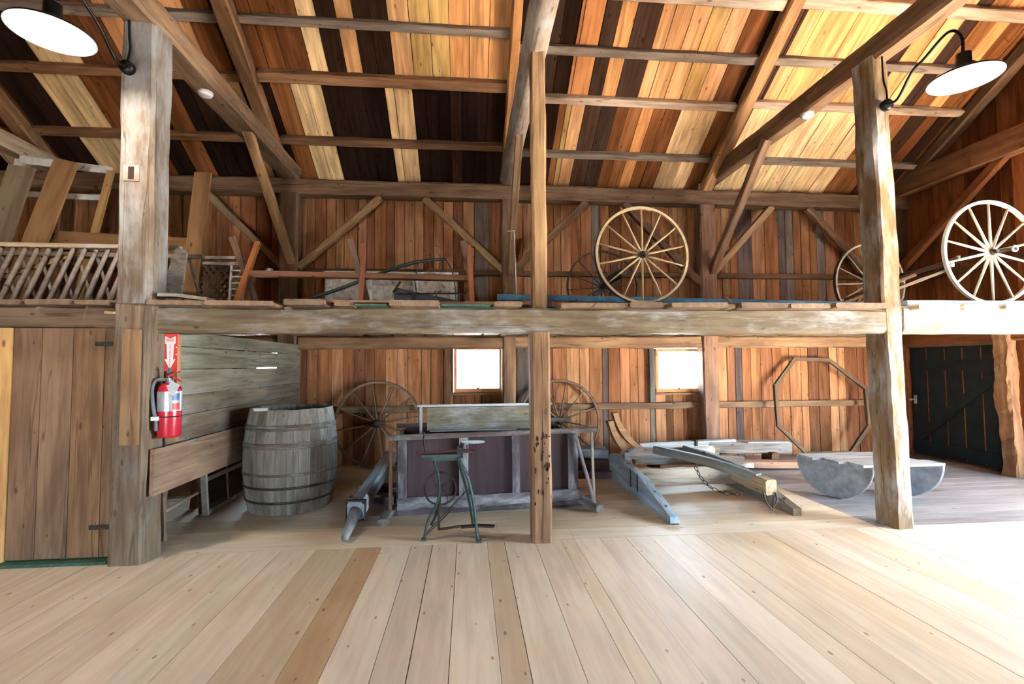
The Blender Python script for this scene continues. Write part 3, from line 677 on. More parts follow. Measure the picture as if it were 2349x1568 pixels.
# ---- barn lamps
def barn_lamp(label, mount, head, rise, wall_top):
    t = thing('gooseneck_lamp', label, 'lamp', mount)
    mx, my, mz = mount; hx, hy, hz = head          # head = centre of the shade's rim
    obj('mounting_box', G().lathe([(.0, 0), (.05, 0), (.055, .02), (.05, .055), (.03, .065), (0, .065)], 16, (mx, my-.065, mz), 'y').tube([(mx-.03, my-.06, mz+.02), (mx+.03, my-.06, mz+.02)], .012), M_BLACK, t, smooth=True)
    top = hz+.27
    pts = cat_spline([(mx, my-.06, mz), (mx+(hx-mx)*.10, my-.16, mz-.0), (mx+(hx-mx)*.35, my-.30, mz+.16), (mx+(hx-mx)*.5, my-.42, top-.02+rise), (mx+(hx-mx)*.8, hy+.11, top+.07+rise), (hx, hy+.01, top+.03+rise*.5), (hx, hy, top-.09)], 7)
    obj('gooseneck_arm', G().tube(pts, .0115, 8), M_BLACK, t, smooth=True)
    pr_ = [(.0, .20), (.05, .20), (.052, .115), (.075, .10), (.08, .075), (.12, .055), (.20, .022), (.236, .0), (.240, -.012), (.234, -.012), (.228, .002), (.195, .016), (.115, .047), (.0, .05)]
    sh = obj('lamp_shade', G().lathe(pr_[:9], 36, head), M_BLACK, t, smooth=True)
    obj('shade_lining', G().lathe(pr_[8:], 36, head), M_SHADEIN, t, smooth=True)
    obj('bulb_diffuser', G().lathe([(0, .044), (.125, .040), (.135, .03), (.125, .006), (.09, -.006), (0, -.01)], 28, head), glow('lamp_light', (.93, .97, 1.0), 1.2), t, smooth=True)
    cp = cat_spline([(mx, my-.045, mz+.03), (mx+.01, my-.03, mz+.16), (mx-.005, my-.02, mz+.26), (mx-.01, my-.02, wall_top)], 5)
    obj('conduit', G().tube(cp, .008, 7), M_BLACK, t, smooth=True)
    l = bpy.data.lights.new('lamp_glow', 'AREA'); l.shape = 'DISK'; l.size = .24; l.energy = LAMP_W; l.color = (1.0, .90, .78)
    lo = bpy.data.objects.new('lamp_glow', l); col.objects.link(lo); lo.parent = t
    lo.matrix_basis = wm(t).inverted() @ Matrix.Translation((hx, hy, hz-.02))
LAMP_W = 5.0
barn_lamp('black gooseneck barn lamp on the left front post', (-2.745, 4.075, 3.97), (-2.835, 3.45, 3.84), .12, 4.40)
barn_lamp('black gooseneck barn lamp on the right front post', (4.01, 4.19, 4.02), (4.03, 3.45, 3.86), .12, 4.52)
# ---- smoke detectors
for lab, p in (('round white smoke detector under the left tie beam', (-2.70, 5.09, 4.378)), ('round white smoke detector under the right tie beam', (4.02, 5.23, 4.508))):
    t = thing('smoke_detector', lab, 'smoke detector', p, group='smoke detectors under the tie beams')
    obj('detector_base', G().lathe([(0, 0), (.072, 0), (.072, -.018), (0, -.018)], 24, p), M_WHITE, t, smooth=False)
    obj('detector_cover', G().lathe([(.066, -.018), (.062, -.036), (.045, -.046), (.02, -.05), (0, -.05)], 24, p), M_WHITE, t, smooth=True)
    obj('vent_ring', G().torus((p[0], p[1], p[2]-.042), .04, .004, 20, 5, 'z'), M_TAG, t)

# ---- fire extinguisher and its sign
ex, ey = -2.455, 4.215
t = thing('fire_extinguisher', 'red fire extinguisher hanging on the left front post', 'fire extinguisher', (ex, ey, .97))
z0 = .975
obj('cylinder', G().lathe([(0, z0), (.072, z0), (.082, z0+.006), (.086, z0+.02), (.086, z0+.37), (.08, z0+.405), (.06, z0+.43), (.032, z0+.445), (0, z0+.445)], 28, (ex, ey, 0)), M_RED, t, smooth=True)
lb = obj('label_band', G().lathe([(.0868, z0+.215), (.0868, z0+.375)], 28, (ex, ey, 0)), M_SILVER, t, smooth=True)
def arcpatch(a0, a1, za, zb, r=.0872, n=6):
    g = G(); vs = []
    for i in range(n+1):
        a = R(a0+(a1-a0)*i/n); vs += [(ex+r*math.cos(a), ey+r*math.sin(a), za), (ex+r*math.cos(a), ey+r*math.sin(a), zb)]
    return g.add(vs, [(2*i, 2*i+2, 2*i+3, 2*i+1) for i in range(n)])
for k in range(7): obj('print_line', arcpatch(-112, -70+4*(k % 3), z0+.345-.014*k, z0+.349-.014*k), M_TAG, lb)
obj('print_panel', arcpatch(-48, -8, z0+.30, z0+.36), M_BLUE, lb); obj('print_panel', arcpatch(-48, -8, z0+.225, z0+.28), M_SIGNRED, lb)
obj('retaining_band', G().lathe([(.0875, z0+.165), (.0885, z0+.170), (.0875, z0+.175)], 28, (ex, ey, 0)), M_BLACK, t)
obj('valve', G().lathe([(.0, z0+.44), (.026, z0+.44), (.026, z0+.475), (.018, z0+.48), (.018, z0+.50), (0, z0+.50)], 14, (ex, ey, 0)).lathe([(0, 0), (.02, 0), (.02, .012), (0, .012)], 14, (ex+.012, ey-.035, z0+.46), 'y'), M_SILVER, t, smooth=True)
obj('handle', G().tube([(ex-.03, ey, z0+.485), (ex+.02, ey-.01, z0+.495), (ex+.10, ey-.03, z0+.455)], [.012, .014, .010], 8, flat=.6).tube([(ex-.03, ey, z0+.51), (ex+.02, ey-.01, z0+.53), (ex+.09, ey-.03, z0+.535)], [.012, .014, .009], 8, flat=.6), M_RED, t, smooth=True)
obj('pin_seal', G().tube([(ex-.005, ey-.02, z0+.53), (ex+.012, ey-.03, z0+.565)], .012, 6), M_BLUE, t)
obj('hose', G().tube(cat_spline([(ex-.02, ey-.01, z0+.47), (ex-.075, ey-.05, z0+.465), (ex-.095, ey-.07, z0+.40), (ex-.075, ey-.085, z0+.26), (ex-.05, ey-.09, z0+.15), (ex-.045, ey-.09, z0+.06)], 6), [.014]*30+[.011], 8), M_HOSE, t, smooth=True)
obj('hose_clip', G().box((ex-.055, ey-.085, z0+.16), (.05, .04, .03)), M_WHITE, t)
M_ = Matrix.Rotation(R(28), 4, 'Y')
obj('inspection_tag', G().box((ex+.062, ey-.075, z0+.40), (.075, .004, .10), M_.to_3x3()), M_TAG, t)
obj('wall_bracket', G().box((ex-.055, ey+.085, z0+.46), (.05, .03, .04)).box((ex-.03, ey+.075, z0+.40), (.02, .02, .14)), M_TEAL, t)

t = thing('extinguisher_sign', 'red fire extinguisher sign with a white downward arrow', 'sign', (-2.515, 4.318, 1.52))
sx, sy, sz = -2.515, 4.312, 1.515; sw, shh = .115, .315
obj('sign_plate', G().box((sx, sy, sz+shh/2), (sw, .010, shh)), M_SIGNRED, t)
ar = [(-.042, .295), (0, .275), (.042, .295), (.042, .235), (.030, .225), (.024, .10), (.044, .10), (0, .015), (-.044, .10), (-.024, .10), (-.030, .225), (-.042, .235)]
obj('arrow', G().prism(ar, (sx, sy-.0055, sz), (1, 0, 0), (0, 0, 1), (0, -.0015, 0)), M_PAPER, t)
for u, v in ((-.05, .20), (-.05, .14), (.05, .14), (.05, .20)): obj('dot', G().lathe([(0, 0), (.006, 0), (.006, -.001), (0, -.001)], 10, (sx+u, sy-.0055, sz+v), 'y'), M_PAPER, t)
def text_mesh(name, s, size, loc, rot, mat, parent, extr=.0006, al='CENTER'):
    cu = bpy.data.curves.new(name, 'FONT'); cu.body = s; cu.size = size; cu.align_x = al; cu.align_y = 'CENTER'; cu.extrude = extr
    o = bpy.data.objects.new(name, cu); col.objects.link(o)
    dg = bpy.context.evaluated_depsgraph_get(); me = bpy.data.meshes.new_from_object(o.evaluated_get(dg))
    bpy.data.objects.remove(o); me.materials.clear()
    from mathutils import Euler
    return place(name, me, mat, parent, None, Matrix.Translation(loc) @ Euler(rot).to_matrix().to_4x4())
text_mesh('lettering', 'FIRE', .034, (sx, sy-.0085, sz+.258), (R(90), 0, 0), M_SIGNRED, t)
for i, ch_ in enumerate('EXTINGUISHER'): text_mesh('lettering', ch_, .0165, (sx, sy-.0085, sz+.222-.0158*i), (R(90), 0, 0), M_SIGNRED, t)

# ---- barrel
bx, by = -1.985, 5.66
t = thing('wooden_barrel', 'large weathered wooden barrel with wooden hoops beside the plank partition', 'barrel', (bx, by, 0))
BH = 1.085
def br(z): s = (z/BH-.5)*2; return .485-.06*s*s
NS = 26
def stave_mesh():
    g = G(); vs = []; n = 9; da = math.pi/NS*.985
    for i in range(n+1):
        z = BH*i/n; r = br(z)
        for rr, aa in ((r, -da), (r*1.002, 0), (r, da), (r-.028, da), (r-.028, -da)): vs.append((rr*math.cos(aa), rr*math.sin(aa), z))
    fs = [(i*5+k, i*5+(k+1) % 5, (i+1)*5+(k+1) % 5, (i+1)*5+k) for i in range(n) for k in range(5)]
    fs += [(4, 3, 2, 1, 0), tuple(n*5+k for k in range(5))]
    # stave mesh stored with its length along local X for the wood grain
    g.add([(z, y, x) for x, y, z in vs], fs); return mesh_of(g, False, 'stave')
sm = stave_mesh(); sm.materials.append(W_BARREL)
SW = Matrix(((0, 0, 1, 0), (0, 1, 0, 0), (1, 0, 0, 0), (0, 0, 0, 1)))
rb = random.Random(5)
for k in range(NS):
    o = link_mesh('stave', sm, None, t, jit(rb.choice([lin('#80796d'), lin('#787166'), lin('#867e71')]), .05, rb), Matrix.Rotation(2*math.pi*k/NS, 4, 'Z') @ Matrix.Translation((0, 0, rb.uniform(-.004, .004)+.004)) @ SW)
for z, d in ((.135, .012), (.285, .014), (.42, .011), (.70, .010), (.735, .010), (.885, .010), (.92, .010)):
    a = z-.014; b = z+.014
    m_ = M_IRON if z < .3 else W_BARREL
    obj('hoop', G().lathe([(br(a)+.002, a), (br(a)+d*.8, a+.006), (br(z)+d, z), (br(b)+d*.8, b-.006), (br(b)+.002, b)], 44, (bx, by, 0)), m_, t, lin('#6f6152'), smooth=True)
obj('barrel_head', G().lathe([(0, .05), (.43, .05), (.43, .07), (0, .07)], 32, (bx, by, 0)), W_BARREL, t, lin('#5a4c3d'))
c = obj('card', G().box((bx-.17, by-.42, BH+.013), (.145, .05, .003), Matrix.Rotation(R(-38), 3, 'X')), M_PAPER); tag(c, 'small white card lying on the barrel rim', 'card')

# ---- wheels
def wheel(name, label, cat, center, Rr, spokes, rot=(0,0,0), rim_w=.04, rim_t=.035, hub_r=.05, hub_l=.16, sp_r=.011, cw=T_PALE, chub=None, iron=False, group=None, phase=0.0):
    """wheel in the XZ plane of its own frame, axle along local Y; root at its lowest point"""
    from mathutils import Euler
    Mr = Euler(rot).to_matrix(); base = Vector(center)+Mr @ Vector((0, 0, -Rr))
    t = thing(name, label, cat, base, rot, group)
    C0 = (0, 0, Rr); wmat = M_IRON if iron else W_BARE
    def ring(ro, ri, w, n=56):
        g = G(); return g.lathe([(ro, -w/2), (ro, w/2), (ri, w/2), (ri, -w/2)], n, C0, 'y', closed=True)
    obj('felloe_rim', ring(Rr-.006, Rr-rim_t, rim_w), wmat, t, cw, world=False)
    obj('iron_tyre', ring(Rr, Rr-.0065, rim_w*1.04), M_IRON if iron or cw[0] < .45 else M_OLDWHITE, t, world=False)
    obj('hub', G().lathe([(0, -hub_l/2), (hub_r*.55, -hub_l/2), (hub_r*.62, -hub_l*.3), (hub_r, -hub_l*.15), (hub_r, hub_l*.15), (hub_r*.65, hub_l*.3), (hub_r*.55, hub_l/2), (0, hub_l/2)], 20, C0, 'y'), chub or M_IRON, t, smooth=False, world=False)
    me = None
    L0, L1 = hub_r*.8, Rr-rim_t*.7
    for k in range(spokes):
        a = 2*math.pi*(k+phase)/spokes
        Mx = Matrix.Translation(C0) @ Matrix.Rotation(-a, 4, 'Y') @ Matrix.Translation(((L0+L1)/2, 0, 0))
        if me is None:
            h = (L1-L0)/2; g = G().tube([(-h, 0, 0), (-h*.5, 0, 0), (h*.4, 0, 0), (h, 0, 0)], [sp_r*1.25, sp_r*1.1, sp_r*.9, sp_r*.8], 8); me = mesh_of(g, True, 'spoke'); me.materials.append(wmat)
        link_mesh('spoke', me, None, t, cw, Mx)
    return t
wheel('spoked_wheel', 'spoked wooden wheel leaning on the wall right of the barrel', 'wheel', (-1.40, 7.60, .655), .66, 12, (R(-6), 0, 0), .045, .04, .065, .2, .012, lin('#836a50'), group='wagon wheels leaning on the rear wall', phase=.3)
wheel('spoked_wheel', 'spoked wooden wheel leaning on the wall behind the slim middle post', 'wheel', (1.45, 7.60, .655), .66, 12, (R(-6), 0, 0), .045, .04, .065, .2, .012, lin('#836a50'), group='wagon wheels leaning on the rear wall', phase=.62)

# ---- tapered tongue pole with iron collar, on two cross pieces
t = thing('wagon_pole', 'blue-grey tapered wagon pole with an iron collar lying on the floor', 'pole', (-1.09, 5.6, 0))
timber('pole_shaft', (-1.085, 4.80, .155), (-1.11, 7.05, .25), .16, .17, (0, 0, 1), W_WEATH, t, lin('#a3adb5'), ch=.16, hew=.006)
timber('pole_tip', (-1.075, 4.37, .05), (-1.085, 4.84, .15), .066, .066, (0, 0, 1), W_WEATH, t, lin('#565a5a'), rnd=True, taper=1.9, hew=.003)
obj('iron_collar', G().box((-1.085, 4.815, .250), (.19, .05, .012)).box((-1.085, 4.815, .064), (.19, .05, .012)).box((-1.174, 4.815, .157), (.012, .05, .19)).box((-.996, 4.815, .157), (.012, .05, .19)), M_IRON, t)
obj('bolt', G().tube([(-1.085, 5.1, .05), (-1.085, 5.1, .25)], .012, 6), M_IRON, t)
for lab, y, c, x0, x1 in (('nearer dark cross timber under the blue-grey wagon pole', 5.56, '#6f6a70', -1.32, -.82), ('further dark cross timber under the blue-grey wagon pole', 6.12, '#63504a', -1.33, -.86)):
    o = timber('cross_timber', (x0, y, .048), (x1, y-.02, .048), .12, .092, (0, 0, 1), W_WEATH, None, lin(c), hew=.004); tag(o, lab, 'timber')
o = timber('floor_block', (-1.25, 7.35, .05), (-.55, 7.3, .05), .12, .1, (0, 0, 1), W_TIMB, None, T_DK); tag(o, 'dark wooden block on the floor under the wheel right of the barrel', 'block')

# ---- treadle machine
t = thing('treadle_machine', 'old green cast-iron treadle machine stand in front of the brown sleigh box', 'machine', (-.16, 4.42, 0))
def tb(name, pts, r, m, flat=1.0, n=6): return obj(name, G().tube(cat_spline(pts, n), r, 8, flat=flat), m, t, smooth=True)
tb('leg', [(-.31, 4.40, .69), (-.27, 4.40, .57), (-.26, 4.40, .45), (-.28, 4.40, .32), (-.36, 4.39, .17), (-.395, 4.38, .008)], .016, M_GREENIRON, .7)
tb('leg', [(-.09, 4.36, .72), (-.06, 4.34, .66), (-.015, 4.33, .58), (.02, 4.32, .46), (.048, 4.31, .31), (.064, 4.30, .16), (.085, 4.29, .012)], .018, M_GREENIRON, .7)
tb('leg', [(-.10, 4.42, .70), (-.05, 4.50, .52), (.0, 4.60, .30), (.03, 4.70, .10), (.04, 4.74, .012)], .014, M_GREENIRON, .7)
tb('leg', [(-.31, 4.44, .68), (-.27, 4.52, .50), (-.27, 4.62, .28), (-.32, 4.72, .10), (-.36, 4.76, .01)], .014, M_GREENIRON, .7)
obj('foot', G().box((.088, 4.285, .012), (.05, .045, .022)), M_GREENIRON, t)
obj('foot', G().box((-.397, 4.38, .011), (.04, .04, .02)), M_GREENIRON, t)
fw = obj('flywheel', G().torus((-.26, 4.52, .415), .147, .009, 40, 6), M_IRON, t, smooth=True)
for k in range(4):
    a = math.pi/2*k+.5; ca, sa = math.cos(a), math.sin(a)
    obj('flywheel_spoke', G().tube(cat_spline([(-.26, 4.52, .415), (-.26+.07*math.cos(a+.35), 4.52, .415+.07*math.sin(a+.35)), (-.26+.144*ca, 4.52, .415+.144*sa)], 4), .0055, 6), M_IRON, fw)
tb('axle', [(-.26, 4.40, .415), (-.26, 4.47, .415), (-.26, 4.58, .415)], .01, M_IRON)
tb('crank_rod', [(-.21, 4.46, .45), (-.245, 4.46, .44), (-.262, 4.46, .34), (-.268, 4.46, .2), (-.27, 4.46, .07)], .013, M_IRON)
tb('treadle_bar', [(-.275, 4.46, .068), (-.19, 4.44, .08), (-.09, 4.42, .10), (.0, 4.40, .105)], .012, M_IRON)
tr = obj('treadle_plate', G().box((.01, 4.39, .108), (.16, .07, .012), Matrix.Rotation(R(6), 3, 'Z')).box((.15, 4.36, .115), (.16, .065, .012), Matrix.Rotation(R(-14), 3, 'Z')), M_IRON, t)
tb('stay_rod', [(-.39, 4.385, .05), (-.25, 4.46, .17), (-.10, 4.55, .30), (-.01, 4.6, .38)], .005, M_IRON)
tb('stay_rod', [(-.38, 4.39, .04), (-.24, 4.47, .15), (-.14, 4.53, .24)], .005, M_IRON)
obj('table_plate', G().box((-.245, 4.41, .745), (.33, .13, .02)).box((-.2, 4.42, .72), (.24, .09, .05)), M_GREENIRON, t)
obj('rust_arm', G().tube([(-.47, 4.40, .768), (-.38, 4.40, .765), (-.1, 4.40, .778), (-.05, 4.40, .775), (.05, 4.395, .77), (.056, 4.395, .79)], [.010, .013, .014, .018, .011, .009], 8), plain('rust_red_iron', (.09, .03, .022), .7, .1, .3, 30), t, smooth=True)
obj('machine_head', G().box((-.075, 4.40, .765), (.055, .08, .09)).tube([(-.075, 4.4, .80), (-.055, 4.4, .845)], .018, 8).tube([(-.01, 4.40, .78), (-.015, 4.4, .83)], .006, 6), M_BLACK, t)
obj('oval_table', G().lathe([(0, 0), (.102, 0), (.105, .006), (.102, .012), (0, .012)], 30, (0, 0, 0)), M_TIN, t, smooth=False)
o_ = t.children[-1] if t.children else None
for ob in t.children:
    if ob.name.startswith('oval_table'):
        ob.matrix_basis = wm(t).inverted() @ Matrix.Translation((.045, 4.40, .853)) @ Matrix.Diagonal((1, .62, 1, 1))
obj('index_rod', G().tube(cat_spline([(-.40, 4.41, .95), (-.40, 4.41, .86), (-.385, 4.41, .77)], 4), .008, 6), M_BLACK, t)

# ---- sleigh box
t = thing('sleigh_box', 'dark brown panelled sleigh box with a plank seat back, behind the treadle machine', 'sleigh', (.28, 5.35, 0))
cb = lin('#3e2f32'); cf = lin('#534a4d'); cr_ = lin('#61524b')
def sp(u, v, z):         # sleigh frame: u along the side, v into depth
    a = math.atan2(.16, 2.22); ca, sa = math.cos(a), math.sin(a)
    return (-.74+u*ca-v*sa, 5.02+u*sa+v*ca, z)
Lb = 1.93; Wd = .95
nv = Vector(sp(0, -1, 0))-Vector(sp(0, 0, 0)); nu = Vector(sp(1, 0, 0))-Vector(sp(0, 0, 0))
us = [.09, .68, 1.23, 1.66, 1.90]
for v_, nn in ((.02, nv), (Wd-.02, -nv)):
    for a, b in zip([.05]+us[1:4], us[1:4]+[1.9]):
        plank('side_panel', sp((a+b)/2, v_, .17), sp((a+b)/2, v_, .80), b-a, .022, nn, W_BROWN, t, jit(cb, .08))
for v_, nn in ((-.012, nv), (Wd+.012, -nv)):
    for u, w in ((.07, .085), (.69, .095), (1.24, .085), (1.86, .11)):
        plank('frame_upright', sp(u, v_, .14), sp(u, v_, .81), w, .04, nn, W_WEATH, t, jit(cf, .06), rough=.004)
    timber('bottom_rail', sp(.02, v_, .155), sp(Lb+.02, v_, .165), .05, .115, (0, 0, 1), W_WEATH, t, cf, bow=-.012)
    timber('top_rail', sp(-.06, v_-.01 if v_ < .5 else v_+.01, .815), sp(2.12, v_-.01 if v_ < .5 else v_+.01, .845), .075, .05, (0, 0, 1), W_WEATH, t, cr_, hew=.004)
for u in (.02, Lb-.01): plank('end_panel', sp(u, .03, .47), sp(u, Wd-.03, .47), .62, .024, nu, W_BROWN, t, cb)
plank('floor_panel', sp(.03, Wd/2, .17), sp(Lb-.03, Wd/2, .17), Wd-.06, .02, (0, 0, 1), W_BROWN, t, cb)
sb = plank('seat_back', sp(.31, .33, .955), sp(1.70, .33, .955), .25, .024, nv, W_WEATH, t, lin('#77705a'))
plank('seat_back_rail', sp(.20, .33, 1.105), sp(1.72, .33, 1.10), .045, .022, (0, 0, 1), W_WEATH, t, lin('#a9adb3'))
for u in (.245, 1.69): plank('seat_back_post', sp(u, .33, .80), sp(u, .33, 1.09), .03, .025, nv, W_WEATH, t, lin('#8d8c92'))
plank('seat_slat', sp(.34, .30, .832), sp(1.3, .30, .832), .05, .012, (0, 0, 1), W_WEATH, t, lin('#a3a4a6'))
for v_ in (.12, Wd-.12):
    pts = [(0, 0), (1.0, 0), (1.9, 0)]
    timber('runner', sp(-.10, v_, .05), sp(2.14, v_, .05), .06, .10, (0, 0, 1), W_WEATH, t, cf)
timber('runner_foot', sp(-.10, -.20, .035), sp(-.045, .10, .085), .11, .07, (0, 0, 1), W_WEATH, t, lin('#837b74'), ch=.35)
timber('runner_foot', sp(2.10, -.18, .045), sp(1.98, .12, .07), .10, .075, (0, 0, 1), W_WEATH, t, lin('#7f7770'), ch=.3)
timber('strut', sp(-.045, -.02, .07), sp(-.05, .0, .80), .035, .03, nv, W_TIMB, t, lin('#74523d'), hew=.003)
timber('strut', sp(1.88, -.06, .80), sp(2.07, -.10, .08), .03, .03, nv, W_WEATH, t, lin('#84797c'), hew=.003)
timber('strut', sp(2.07, -.03, .82), sp(2.08, -.06, .10), .026, .026, nv, W_WEATH, t, lin('#a8998a'), hew=.003)

# ---- bob sled
t = thing('bobsled', 'weathered blue-grey bobsled with two tapered runners and a chain, between the middle and right posts', 'sled', (2.65, 5.5, 0))
def runner_prof(x, lean, c):
    # profile along Y (towards the camera the runner tapers to a point), height in Z
    pf = [(4.55, 0.0), (6.38, 0.0), (6.62, .13), (6.60, .26), (6.50, .33), (6.42, .335), (5.55, .285), (5.30, .255), (5.22, .225), (4.62, .085), (4.55, .075)]
    g = G().prism([(p[0], p[1]) for p in pf], (x-.045, lean, 0), (0, 1, 0), (0, 0, 1), (.09, 0, 0))
    return g
for x, ln, c in ((1.985, 0, '#a9bac6'), (3.33, .12, '#8d7d69')):
    r_ = obj('sled_runner', runner_prof(x, ln, c), W_WEATH, t, lin(c))
    # turn the mesh frame so that the grain follows the runner
    me = r_.data
    for v in me.vertices: v.co = Vector((v.co.y, -v.co.x, v.co.z))
    r_.matrix_basis = r_.matrix_basis @ Matrix.Rotation(R(90), 4, 'Z')
    obj('runner_shoe', G().box((x, 5.46+ln, .004), (.085, 1.82, .008)), M_IRON, r_)
    for yy in (4.75, 5.05, 5.9, 6.2): obj('bolt', G().lathe([(0, 0), (.016, 0), (.012, .012), (0, .014)], 8, (x, yy+ln, .085+.16*min(1, max(0, (yy-4.62)/.75)) + (.06 if yy > 5.8 else 0))), M_IRON, r_)
    for yy in (5.45, 5.68): obj('iron_strap', G().box((x-.048, yy+ln, .18), (.006, .028, .2)).box((x+.048, yy+ln, .18), (.006, .028, .2)), M_IRON, r_)
timber('roller', (2.07, 6.13, .40), (3.23, 6.16, .40), .125, .125, (0, 0, 1), W_WEATH, t, lin('#b3aba2'), rnd=True, hew=.003)
for x0, x1 in ((1.96, 2.09), (3.21, 3.31)): obj('roller_tenon', G().tube([(x0, 6.14, .40), (x1, 6.14, .40)], .028, 10), W_BARE, t, lin('#9a7f66'))
timber('bolster', (2.02, 5.70, .185), (3.32, 5.76, .175), .10, .20, (0, 0, 1), W_WEATH, t, lin('#b8aa98'), hew=.010, wany=.008)
obj('roller_post', G().box((2.04, 6.13, .36), (.07, .10, .1)).box((3.27, 6.18, .36), (.07, .10, .1)), W_WEATH, t, lin('#8f8d8a'))
timber('tongue_beam', (2.40, 6.06, .44), (2.92, 4.66, .385), .075, .10, (0, 0, 1), W_WEATH, t, lin('#8a8a83'), hew=.004, bow=.03)
timber('tongue_beam', (2.83, 6.12, .44), (2.95, 5.00, .40), .075, .08, (0, 0, 1), W_WEATH, t, lin('#9b9a95'), hew=.004, bow=.02)
timber('tongue_block', (2.90, 5.05, .36), (2.945, 4.50, .335), .12, .15, (0, 0, 1), W_TIMB, t, lin('#b09a7c'), hew=.004)
timber('spare_peg', (3.05, 5.55, .33), (3.38, 5.5, .33), .06, .05, (0, 0, 1), W_WEATH, t, lin('#b9b2a8'), rnd=True)
timber('cross_bar', (2.0, 6.42, .30), (3.34, 6.48, .28), .05, .06, (0, 0, 1), W_WEATH, t, lin('#9c9ca0'))
obj('eye_bolt', G().torus((2.80, 5.55, .47), .03, .007, 14, 6, 'x'), M_IRON, t)
def chain(pts, parent):
    sp_ = cat_spline(pts, 8); acc = 0; last = sp_[0]; k = 0
    for p in sp_[1:]:
        if (p-last).length < .05: continue
        d = (p-last).normalized(); m = (p+last)/2
        Mx = d.to_track_quat('X', 'Z').to_matrix().to_4x4(); Mx = Matrix.Translation(m) @ Mx @ Matrix.Rotation(R(90*(k % 2)), 4, 'X') @ Matrix.Diagonal((1, .62, 1, 1))
        g = G().torus((0, 0, 0), .031, .0055, 12, 5, 'z')
        place('chain_link', mesh_of(g, True, 'chain_link'), M_IRON, parent, None, Mx); last = p; k += 1
chain([(2.62, 5.42, .36), (2.64, 5.3, .24), (2.72, 5.18, .15), (2.86, 5.10, .12), (3.0, 5.1, .11)], t)
obj('hook', G().tube(cat_spline([(2.86, 4.50, .30), (2.865, 4.47, .22), (2.90, 4.46, .16), (2.93, 4.46, .13)], 5), .008, 6), M_IRON, t)
obj('hook', G().tube(cat_spline([(2.985, 4.50, .29), (2.99, 4.48, .23), (2.965, 4.47, .19), (2.93, 4.46, .16), (2.95, 4.47, .26)], 5), .008, 6), M_IRON, t)

# ---- long sled with curled runner noses behind the bobsled
t = thing('long_sled', 'long low sled with two upcurled bare wood runner noses by the rear wall', 'sled', (3.3, 6.95, 0))
def nose(y, x0, top, c):
    outer = [(x0, top), (x0+.05, top-.16), (x0+.14, top-.33), (x0+.27, top-.47), (x0+.42, top-.56)]
    th = .075
    inner = [(p[0]+th*(1.0 if i < 3 else .75), p[1]+th*(.1 if i < 2 else .62)) for i, p in enumerate(outer)]
    g = G(); pl = outer+inner[::-1]
    o_, i_ = cat_spline([(a, 0, b) for a, b in outer], 4), cat_spline([(a, 0, b) for a, b in inner], 4)
    vs = []; w = .15
    for a, b in zip(o_, i_): vs += [(a.x, y-w, a.z), (b.x, y-w, b.z), (b.x, y+.0, b.z), (a.x, y+.0, a.z)]
    n = len(o_); fs = [(i*4+k, i*4+(k+1) % 4, (i+1)*4+(k+1) % 4, (i+1)*4+k) for i in range(n-1) for k in range(4)]+[(0, 3, 2, 1), tuple((n-1)*4+k for k in range(4))]
    return obj('runner_nose', g.add(vs, fs), W_BARE, t, lin(c), smooth=False)
nose(7.15, 2.14, .82, '#b98d63'); nose(6.66, 1.92, .76, '#a98159')
timber('runner_beam', (2.55, 7.08, .30), (4.05, 7.08, .33), .14, .13, (0, 0, 1), W_WEATH, t, lin('#b9bcbc'), hew=.004)
timber('runner_beam', (3.55, 7.10, .29), (4.92, 7.06, .25), .17, .18, (0, 0, 1), W_WEATH, t, lin('#8f8378'), hew=.008)
timber('runner_beam', (2.30, 6.60, .22), (3.9, 6.60, .17), .12, .12, (0, 0, 1), W_WEATH, t, lin('#8a7a6a'), hew=.005)
plank('iron_plate', (4.2, 7.02, .355), (4.86, 7.02, .35), .16, .012, (0, 0, 1), M_TIN, t)
obj('iron_strap', G().box((3.42, 7.07, .32), (.03, .16, .17)), M_IRON, t)
for x in (2.75, 3.8, 4.6): timber('support_block', (x, 6.9, .10), (x, 7.16, .10), .12, .2, (0, 0, 1), W_TIMB, t, T_DK)
o = timber('loose_board', (3.55, 6.78, .10), (4.84, 6.74, .06), .20, .09, (0, 0, 1), W_BARE, None, lin('#b28a6e'), hew=.004); tag(o, 'reddish loose board lying in front of the long sled', 'board')
# boards stacked between the sleigh box and the bobsled
o = timber('stacked_board', (1.45, 6.6, .045), (2.0, 6.55, .045), .25, .09, (0, 0, 1), W_WEATH, None, lin('#6f5a5e'), hew=.003); tag(o, 'purplish floor-level board between sleigh box and bobsled', 'board')
o = timber('stacked_board', (1.40, 6.75, .155), (2.02, 6.7, .155), .3, .12, (0, 0, 1), W_TIMB, None, lin('#5a463a'), hew=.003); tag(o, 'dark thick board in the middle of the stack behind the bobsled nose', 'board')
o = timber('stacked_board', (1.42, 6.9, .30), (1.98, 6.85, .28), .34, .13, (0, 0, 1), W_WEATH, None, lin('#8d969c'), hew=.003); tag(o, 'blue-grey timber on top of the stack behind the bobsled nose', 'board')

# ---- octagonal hoop
t = thing('octagonal_hoop', 'large octagonal wooden hoop leaning against the rear wall', 'hoop', (5.95, 7.35, 0))
V8 = [(5.454, 1.617), (6.064, 1.599), (6.717, 1.115), (6.753, .489), (6.40, .035), (5.62, .04), (5.130, .517), (5.098, 1.168)]
def o8(p):
    y = 7.34+.26*p[1]/1.6; k = y/7.6; return Vector((p[0]*k, y, 1.55+(p[1]-1.55)*k))
for i in range(8):
    a, b = o8(V8[i]), o8(V8[(i+1) % 8]); d = (b-a).normalized()*.02
    timber('hoop_segment', a-d, b+d, .058, .05, YUP, W_TIMB, t, jit(lin('#6f5b47'), .1), hew=.002, ch=.08)

